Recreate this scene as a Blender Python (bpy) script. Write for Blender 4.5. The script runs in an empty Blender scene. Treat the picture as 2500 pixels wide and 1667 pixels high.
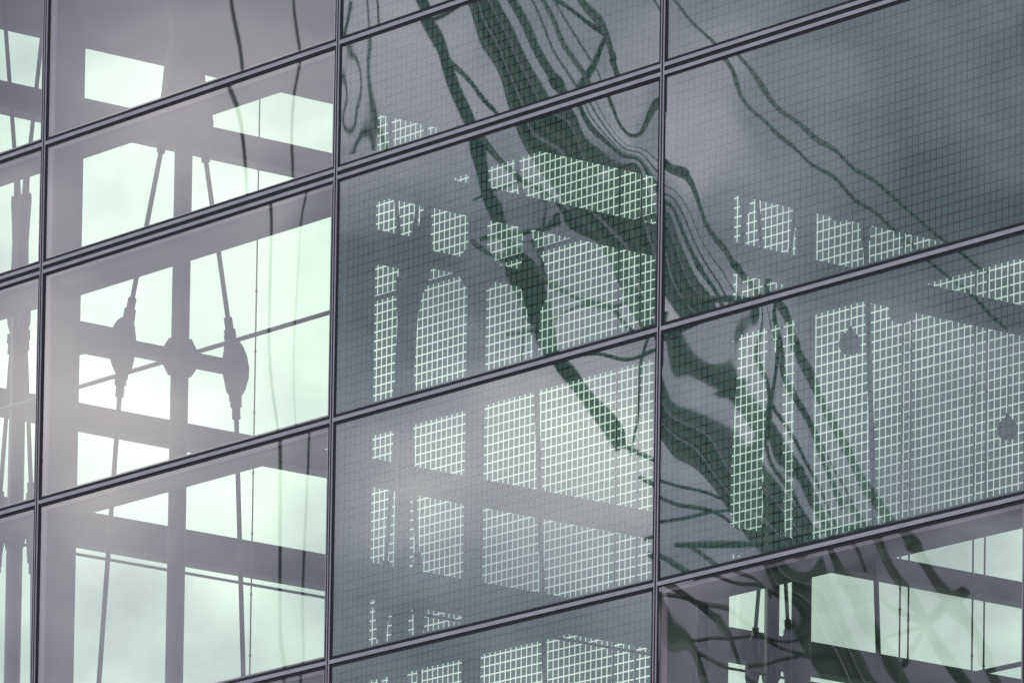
import bpy, bmesh, math, random
from mathutils import Vector, Matrix, noise
random.seed(7)
S = bpy.context.scene
COL = S.collection

# ------------------------------------------------------------------ camera
CAM = Vector((45.8467, -31.8965, 0.0)); YAW, PITCH, ROLL = 0.8979, 0.0713, 0.0149
FPX, SHIFT = 18638.25, 3119.72
fwd = Vector((-math.sin(YAW)*math.cos(PITCH), math.cos(YAW)*math.cos(PITCH), math.sin(PITCH)))
rgt = Vector((math.cos(YAW), math.sin(YAW), 0)); up = rgt.cross(fwd)
r2 = rgt*math.cos(ROLL)+up*math.sin(ROLL); u2 = up*math.cos(ROLL)-rgt*math.sin(ROLL)
cd = bpy.data.cameras.new('camera'); cam = bpy.data.objects.new('camera', cd); COL.objects.link(cam)
cam.matrix_world = Matrix(((r2.x, u2.x, -fwd.x, CAM.x), (r2.y, u2.y, -fwd.y, CAM.y), (r2.z, u2.z, -fwd.z, CAM.z), (0, 0, 0, 1)))
cd.sensor_width = 36; cd.lens = 36*FPX/2500; cd.shift_y = SHIFT/2500
cd.clip_start = 0.5; cd.clip_end = 6000
S.camera = cam

# ------------------------------------------------------------------ world, sun, exposure
SUN_EL, SUN_AZ = math.radians(38), math.radians(-70)      # azimuth measured from +Y towards +X
w = bpy.data.worlds.new('World'); S.world = w; w.use_nodes = True
nt = w.node_tree; N = nt.nodes; L = nt.links
N.clear()
def nd(t, **k):
    n = N.new(t)
    for a, b in k.items(): setattr(n, a, b)
    return n
out = nd('ShaderNodeOutputWorld'); bg = nd('ShaderNodeBackground'); bg.inputs['Strength'].default_value = 0.1
L.new(bg.outputs[0], out.inputs[0])
sky = nd('ShaderNodeTexSky', sky_type='NISHITA', sun_disc=False)
sky.sun_elevation = SUN_EL; sky.sun_rotation = SUN_AZ; sky.dust_density = 2.0
tc = nd('ShaderNodeTexCoord')
def math_(op, a, b=None, c=None, clamp=False):
    n = nd('ShaderNodeMath', operation=op, use_clamp=clamp)
    for i, v in enumerate((a, b, c)):
        if v is None: continue
        if isinstance(v, (int, float)): n.inputs[i].default_value = v
        else: L.new(v, n.inputs[i])
    return n.outputs[0]
def noise_w(scale, detail, rough, off, stretch=(1, 1, 1), dist=0.0):
    m = nd('ShaderNodeMapping'); m.inputs['Location'].default_value = off; m.inputs['Scale'].default_value = stretch
    L.new(tc.outputs['Generated'], m.inputs[0])
    n = nd('ShaderNodeTexNoise'); n.inputs['Scale'].default_value = scale; n.inputs['Detail'].default_value = detail
    n.inputs['Roughness'].default_value = rough; n.inputs['Distortion'].default_value = dist
    L.new(m.outputs[0], n.inputs['Vector']); return n.outputs[0]
def pixdir(x, y, mirror=False):            # sky direction seen through (or mirrored in) the front glass; x, y on a 2352 wide frame
    x *= 1.063; y *= 1.063
    d = (r2*((x-1250)/FPX) - u2*((y-833.5-SHIFT)/FPX) + fwd).normalized()
    if mirror: d.y = -d.y
    return d
# soft bright and dull patches of the cloud deck: (direction, radius in degrees, amount)
PATCH = [
 (pixdir(330, 500), 1.2, 0.30), (pixdir(690, 640), 0.8, 0.35), (pixdir(300, 1000), 0.9, 0.38), (pixdir(560, 1190), 0.55, 0.35),
 (pixdir(20, 850), 0.7, 0.25), (pixdir(290, 1440), 1.0, -0.22), (pixdir(600, 930), 0.35, -0.20), (pixdir(480, 820), 0.3, -0.12),
 (pixdir(2250, 1500), 1.4, -0.14), (pixdir(540, 1330), 0.30, 0.34), (pixdir(260, 430), 0.35, -0.22), (pixdir(640, 250), 0.25, -0.2), (pixdir(350, 900), 0.35, -0.30), (pixdir(240, 1400), 0.3, -0.16), (pixdir(700, 1180), 0.25, -0.22), (pixdir(650, 1430), 0.25, 0.2), (pixdir(320, 1280), 0.3, -0.12), (pixdir(1300, 1250), 0.9, -0.15), (pixdir(1350, 450), 0.9, 0.1), (pixdir(1300, 950), 0.7, 0.2),
 (pixdir(100, 900, True), 0.9, 1.2), (pixdir(350, 1010, True), 0.9, 0.8), (pixdir(300, 300, True), 0.7, 0.6), (pixdir(500, 60, True), 1.0, 0.40),
 (pixdir(560, 420, True), 0.7, 0.45), (pixdir(60, 480, True), 0.5, 0.5), (pixdir(600, 700, True), 0.7, 0.3), (pixdir(130, 1380, True), 0.7, 0.4),
 (pixdir(950, 200, True), 0.8, 0.65), (pixdir(1350, 150, True), 0.8, 0.40), (pixdir(1350, 1060, True), 0.72, 1.30), (pixdir(980, 1130, True), 0.62, 0.95),
 (pixdir(1150, 900, True), 0.35, 0.3), (pixdir(850, 620, True), 0.8, -0.30), (pixdir(1200, 600, True), 0.6, 0.05),
 (pixdir(1640, 260, True), 0.65, 0.62), (pixdir(2150, 330, True), 1.1, -0.38), (pixdir(1620, 1160, True), 0.7, 0.55), (pixdir(2150, 900, True), 0.9, -0.08),
 (pixdir(1900, 1500, True), 0.9, -0.58), (pixdir(2250, 1400, True), 0.6, -0.15), (pixdir(400, 200, True), 0.6, 0.25), (pixdir(250, 1200, True), 0.5, 0.35), (pixdir(1700, 800, True), 0.5, 0.2),
]
acc = None
for d, rad, amp in PATCH:
    dp = nd('ShaderNodeVectorMath', operation='DISTANCE'); dp.inputs[1].default_value = d
    L.new(tc.outputs['Generated'], dp.inputs[0])
    q = math_('MULTIPLY', dp.outputs['Value'], 1/math.radians(rad))
    q = math_('MULTIPLY', q, q); q = math_('MULTIPLY', q, -1.0); q = math_('EXPONENT', q)
    q = math_('MULTIPLY', q, amp)
    acc = q if acc is None else math_('ADD', acc, q)
n1 = noise_w(26, 5, 0.5, (3.1, 0.4, 1.7), (1, 1, 1.5), 0.3)
n2 = noise_w(75, 3, 0.5, (1.1, 7.4, 2.7), (1, 1, 1.6), 0.2)
nz = math_('ADD', math_('MULTIPLY', math_('SUBTRACT', n1, 0.5), 1.45), math_('MULTIPLY', math_('SUBTRACT', n2, 0.5), 0.62))
sep = nd('ShaderNodeSeparateXYZ'); L.new(tc.outputs['Generated'], sep.inputs[0])
side = math_('MULTIPLY', sep.outputs['Y'], 0.24)            # the deck is brighter towards the sun, behind the building
lum = math_('ADD', math_('ADD', math_('ADD', acc, nz), 0.80), side)
lum = math_('ADD', lum, math_('MULTIPLY', math_('MAXIMUM', math_('SUBTRACT', sep.outputs['Z'], 0.36), 0.0), 1.3))   # brighter overhead
lum = math_('MAXIMUM', lum, 0.25)
cc = nd('ShaderNodeCombineColor')
for i, (k, q) in enumerate(((0.935, 0.015), (0.975, 0.005), (1.25, -0.16))):      # dull cloud is bluer, bright cloud warmer
    L.new(math_('MULTIPLY', math_('MULTIPLY', lum, 10), math_('MAXIMUM', math_('MULTIPLY_ADD', lum, q, k), 0.935)), cc.inputs[i])
mx = nd('ShaderNodeMix', data_type='RGBA'); mx.inputs[0].default_value = 0.93
L.new(sky.outputs[0], mx.inputs[6]); L.new(cc.outputs[0], mx.inputs[7]); L.new(mx.outputs[2], bg.inputs[0])

sd = bpy.data.lights.new('sun', 'SUN'); sd.energy = 1.0; sd.angle = math.radians(10); sd.color = (1, 0.96, 0.9)
so = bpy.data.objects.new('sun', sd); COL.objects.link(so)
sdir = Vector((math.sin(SUN_AZ)*math.cos(SUN_EL), math.cos(SUN_AZ)*math.cos(SUN_EL), math.sin(SUN_EL)))
so.rotation_euler = sdir.to_track_quat('Z', 'Y').to_euler()
S.view_settings.view_transform = 'Standard'; S.view_settings.look = 'None'; S.view_settings.gamma = 1
S.view_settings.exposure = 0.0
try:
    S.cycles.transparent_max_bounces = 24; S.cycles.max_bounces = 8; S.cycles.caustics_reflective = False
except Exception: pass

# ------------------------------------------------------------------ materials
def mat(name):
    m = bpy.data.materials.new(name); m.use_nodes = True; m.node_tree.nodes.clear(); return m
def principled(name, col, rough=0.5, metal=0.0, var=0.12, scale=6.0, bump=0.0):
    m = mat(name); t = m.node_tree; o = t.nodes.new('ShaderNodeOutputMaterial'); b = t.nodes.new('ShaderNodeBsdfPrincipled')
    t.links.new(b.outputs[0], o.inputs[0]); b.inputs['Roughness'].default_value = rough; b.inputs['Metallic'].default_value = metal
    c = t.nodes.new('ShaderNodeTexCoord'); n = t.nodes.new('ShaderNodeTexNoise'); n.inputs['Scale'].default_value = scale; n.inputs['Detail'].default_value = 6
    t.links.new(c.outputs['Object'], n.inputs['Vector'])
    r = t.nodes.new('ShaderNodeValToRGB'); r.color_ramp.elements[0].position = 0.3; r.color_ramp.elements[1].position = 0.7
    r.color_ramp.elements[0].color = tuple(x*(1-var) for x in col)+(1,); r.color_ramp.elements[1].color = tuple(min(1, x*(1+var)) for x in col)+(1,)
    t.links.new(n.outputs[0], r.inputs[0]); t.links.new(r.outputs[0], b.inputs['Base Color'])
    if bump:
        bp = t.nodes.new('ShaderNodeBump'); bp.inputs['Strength'].default_value = bump; t.links.new(n.outputs[0], bp.inputs['Height']); t.links.new(bp.outputs[0], b.inputs['Normal'])
    return m
M_ALU = principled('brushed_aluminium', (0.45, 0.44, 0.50), 0.5, 0.0, 0.12, 5)
M_GASKET = principled('black_rubber', (0.006, 0.005, 0.008), 0.6, 0, 0.2, 20)
M_SPACER = principled('mauve_spacer', (0.50, 0.27, 0.50), 0.5, 0.0, 0.25, 2)
M_STEEL = principled('grey_painted_steel', (0.07, 0.073, 0.08), 0.55, 0, 0.12, 2)
M_CAST = principled('cast_steel', (0.085, 0.09, 0.10), 0.55, 0, 0.2, 9, 0.1)
M_CEIL = principled('soffit_board', (0.06, 0.06, 0.065), 0.8, 0, 0.15, 0.6)
M_LAMP = principled('lamp_metal', (0.12, 0.12, 0.13), 0.4, 0.1, 0.1, 6)
M_MAST = principled('dark_green_paint', (0.020, 0.058, 0.042), 0.55, 0, 0.6, 0.9)
M_WEB = principled('weathered_web_plate', (0.055, 0.115, 0.085), 0.6, 0, 0.65, 0.8)
M_CABLE = principled('steel_rope', (0.035, 0.08, 0.06), 0.5, 0.0, 0.3, 10)
M_GROUND = principled('paving', (0.24, 0.24, 0.235), 0.9, 0, 0.2, 0.4)
M_CONC = principled('concrete', (0.3, 0.3, 0.29), 0.85, 0, 0.15, 1.2)

def glass(name, frit, tint=(0.755, 0.94, 0.71), base=0.205):
    m = mat(name); t = m.node_tree; NN = t.nodes; LL = t.links
    o = NN.new('ShaderNodeOutputMaterial')
    def mt(op, a, b=None, c=None):
        n = NN.new('ShaderNodeMath'); n.operation = op
        for i, v in enumerate((a, b, c)):
            if v is None: continue
            if isinstance(v, (int, float)): n.inputs[i].default_value = v
            else: LL.new(v, n.inputs[i])
        return n.outputs[0]
    lw = NN.new('ShaderNodeLayerWeight'); lw.inputs['Blend'].default_value = 0.5
    f5 = mt('POWER', lw.outputs['Facing'], 5.0)
    fac = mt('MULTIPLY_ADD', f5, 1-base, base)
    tr = NN.new('ShaderNodeBsdfTransparent'); tr.inputs[0].default_value = tint+(1,)
    gl = NN.new('ShaderNodeBsdfGlossy'); gl.inputs['Color'].default_value = (1.0, 0.93, 1.0, 1); gl.inputs['Roughness'].default_value = 0.0105
    body = tr.outputs[0]
    c = NN.new('ShaderNodeTexCoord')
    if frit:
        sp = NN.new('ShaderNodeSeparateXYZ'); LL.new(c.outputs['Object'], sp.inputs[0])
        PX, PZ, WX, WZ = 0.0576, 0.0640, 0.0104, 0.0094
        def line(v, p, wd):
            f = mt('FRACT', mt('DIVIDE', v, p))
            return mt('LESS_THAN', f, wd/p)
        ln = mt('MAXIMUM', line(sp.outputs[0], PX, WX), line(sp.outputs[2], PZ, WZ))
        df = NN.new('ShaderNodeBsdfDiffuse'); df.inputs[0].default_value = (0.058, 0.128, 0.098, 1)
        tl = NN.new('ShaderNodeBsdfTranslucent'); tl.inputs[0].default_value = (0.05, 0.085, 0.07, 1)
        a = NN.new('ShaderNodeAddShader'); LL.new(df.outputs[0], a.inputs[0]); LL.new(tl.outputs[0], a.inputs[1])
        t2 = NN.new('ShaderNodeBsdfTransparent'); t2.inputs[0].default_value = (0.028, 0.05, 0.04, 1)
        a2 = NN.new('ShaderNodeAddShader'); LL.new(a.outputs[0], a2.inputs[0]); LL.new(t2.outputs[0], a2.inputs[1])
        mxx = NN.new('ShaderNodeMixShader'); LL.new(ln, mxx.inputs[0]); LL.new(a2.outputs[0], mxx.inputs[1]); LL.new(tr.outputs[0], mxx.inputs[2])
        body = mxx.outputs[0]
    # thin uneven film of dust
    n = NN.new('ShaderNodeTexNoise'); n.inputs['Scale'].default_value = 1.3; n.inputs['Detail'].default_value = 8; LL.new(c.outputs['Object'], n.inputs['Vector'])
    mp = NN.new('ShaderNodeMapping'); mp.inputs['Scale'].default_value = (1, 1, 0.12); LL.new(c.outputs['Object'], mp.inputs[0])
    ns = NN.new('ShaderNodeTexNoise'); ns.inputs['Scale'].default_value = 9; ns.inputs['Detail'].default_value = 5; LL.new(mp.outputs[0], ns.inputs['Vector'])     # rain streaks
    vo = NN.new('ShaderNodeTexVoronoi'); vo.inputs['Scale'].default_value = 2.6; LL.new(c.outputs['Object'], vo.inputs['Vector'])
    spk = mt('LESS_THAN', vo.outputs['Distance'], 0.012)
    dust = mt('MULTIPLY_ADD', spk, 0.55, mt('MULTIPLY', mt('MULTIPLY', n.outputs[0], ns.outputs[0]), 0.12))
    dd = NN.new('ShaderNodeBsdfDiffuse'); dd.inputs[0].default_value = (0.18, 0.17, 0.18, 1)
    m1 = NN.new('ShaderNodeMixShader'); LL.new(dust, m1.inputs[0]); LL.new(body, m1.inputs[1]); LL.new(dd.outputs[0], m1.inputs[2])
    m2 = NN.new('ShaderNodeMixShader'); LL.new(fac, m2.inputs[0]); LL.new(m1.outputs[0], m2.inputs[1]); LL.new(gl.outputs[0], m2.inputs[2])
    LL.new(m2.outputs[0], o.inputs[0]); return m
M_GLASS = glass('clear_glass', False); M_FRIT = glass('fritted_glass', True)
M_SIDE = glass('side_glass', False, (0.97, 1.0, 0.98), 0.05)

# ------------------------------------------------------------------ helpers
def obj(name, bm, m, parent=None, smooth=False, loc=None):
    me = bpy.data.meshes.new(name); bm.normal_update(); bm.to_mesh(me); bm.free(); me.materials.append(m)
    if smooth:
        for p in me.polygons: p.use_smooth = True
    o = bpy.data.objects.new(name, me); COL.objects.link(o)
    if parent: o.parent = parent
    if loc is not None: o.location = loc
    return o
def tag(o, label=None, cat=None, group=None, kind=None):
    if label: o['label'] = label
    if cat: o['category'] = cat
    if group: o['group'] = group
    if kind: o['kind'] = kind
    return o
def empty(name, loc=(0, 0, 0), rz=0.0):
    o = bpy.data.objects.new(name, None); COL.objects.link(o); o.location = loc; o.rotation_euler.z = rz; return o
def box(bm, a, b):
    x0, y0, z0 = a; x1, y1, z1 = b
    v = [bm.verts.new(p) for p in ((x0, y0, z0), (x1, y0, z0), (x1, y1, z0), (x0, y1, z0), (x0, y0, z1), (x1, y0, z1), (x1, y1, z1), (x0, y1, z1))]
    for f in ((0, 3, 2, 1), (4, 5, 6, 7), (0, 1, 5, 4), (1, 2, 6, 5), (2, 3, 7, 6), (3, 0, 4, 7)): bm.faces.new([v[i] for i in f])
def tube(bm, pts, rads, seg=12):
    pts = [Vector(p) for p in pts]
    if isinstance(rads, (int, float)): rads = [rads]*len(pts)
    rings = []
    for i, p in enumerate(pts):
        d = (pts[min(i+1, len(pts)-1)]-pts[max(i-1, 0)]).normalized()
        ref = Vector((0, 0, 1)) if abs(d.z) < 0.9 else Vector((1, 0, 0))
        a = d.cross(ref).normalized(); b = d.cross(a)
        rings.append([bm.verts.new(p+(a*math.cos(2*math.pi*k/seg)+b*math.sin(2*math.pi*k/seg))*rads[i]) for k in range(seg)])
    for i in range(len(rings)-1):
        for k in range(seg): bm.faces.new((rings[i][k], rings[i][(k+1) % seg], rings[i+1][(k+1) % seg], rings[i+1][k]))
    bm.faces.new(rings[0][::-1]); bm.faces.new(rings[-1])
def prism(bm, prof, t, bev=0.0):           # profile in (s, z) extruded +-t along local x; s runs along local y
    a = [bm.verts.new((-t, s, z)) for s, z in prof]; b = [bm.verts.new((t, s, z)) for s, z in prof]
    n = len(prof); fa = bm.faces.new(a); fb = bm.faces.new(b[::-1])
    for i in range(n): bm.faces.new((a[i], b[i], b[(i+1) % n], a[(i+1) % n]))
    if bev:
        es = [e for e in bm.edges if e in fa.edges or e in fb.edges] if False else list(set(fa.edges) | set(fb.edges))
        bmesh.ops.bevel(bm, geom=es, offset=bev, segments=2, affect='EDGES')
    bmesh.ops.recalc_face_normals(bm, faces=bm.faces)
def new(): return bmesh.new()

# ------------------------------------------------------------------ levels
W = 3.6
ZT = [8.70, 10.4865, 12.2051, 13.9633, 14.9024, 17.57]        # transom centres
ZGROUND = -1.7
BAYS = [-7.2, -3.6, 0.0, 3.6, 7.2, 10.86, 14.4]

# ground
bm = new(); s_ = 3000
vs = [bm.verts.new(p) for p in ((-s_, -s_, ZGROUND), (s_, -s_, ZGROUND), (s_, s_, ZGROUND), (-s_, s_, ZGROUND))]; bm.faces.new(vs)
tag(obj('ground', bm, M_GROUND), kind='structure')

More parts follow.
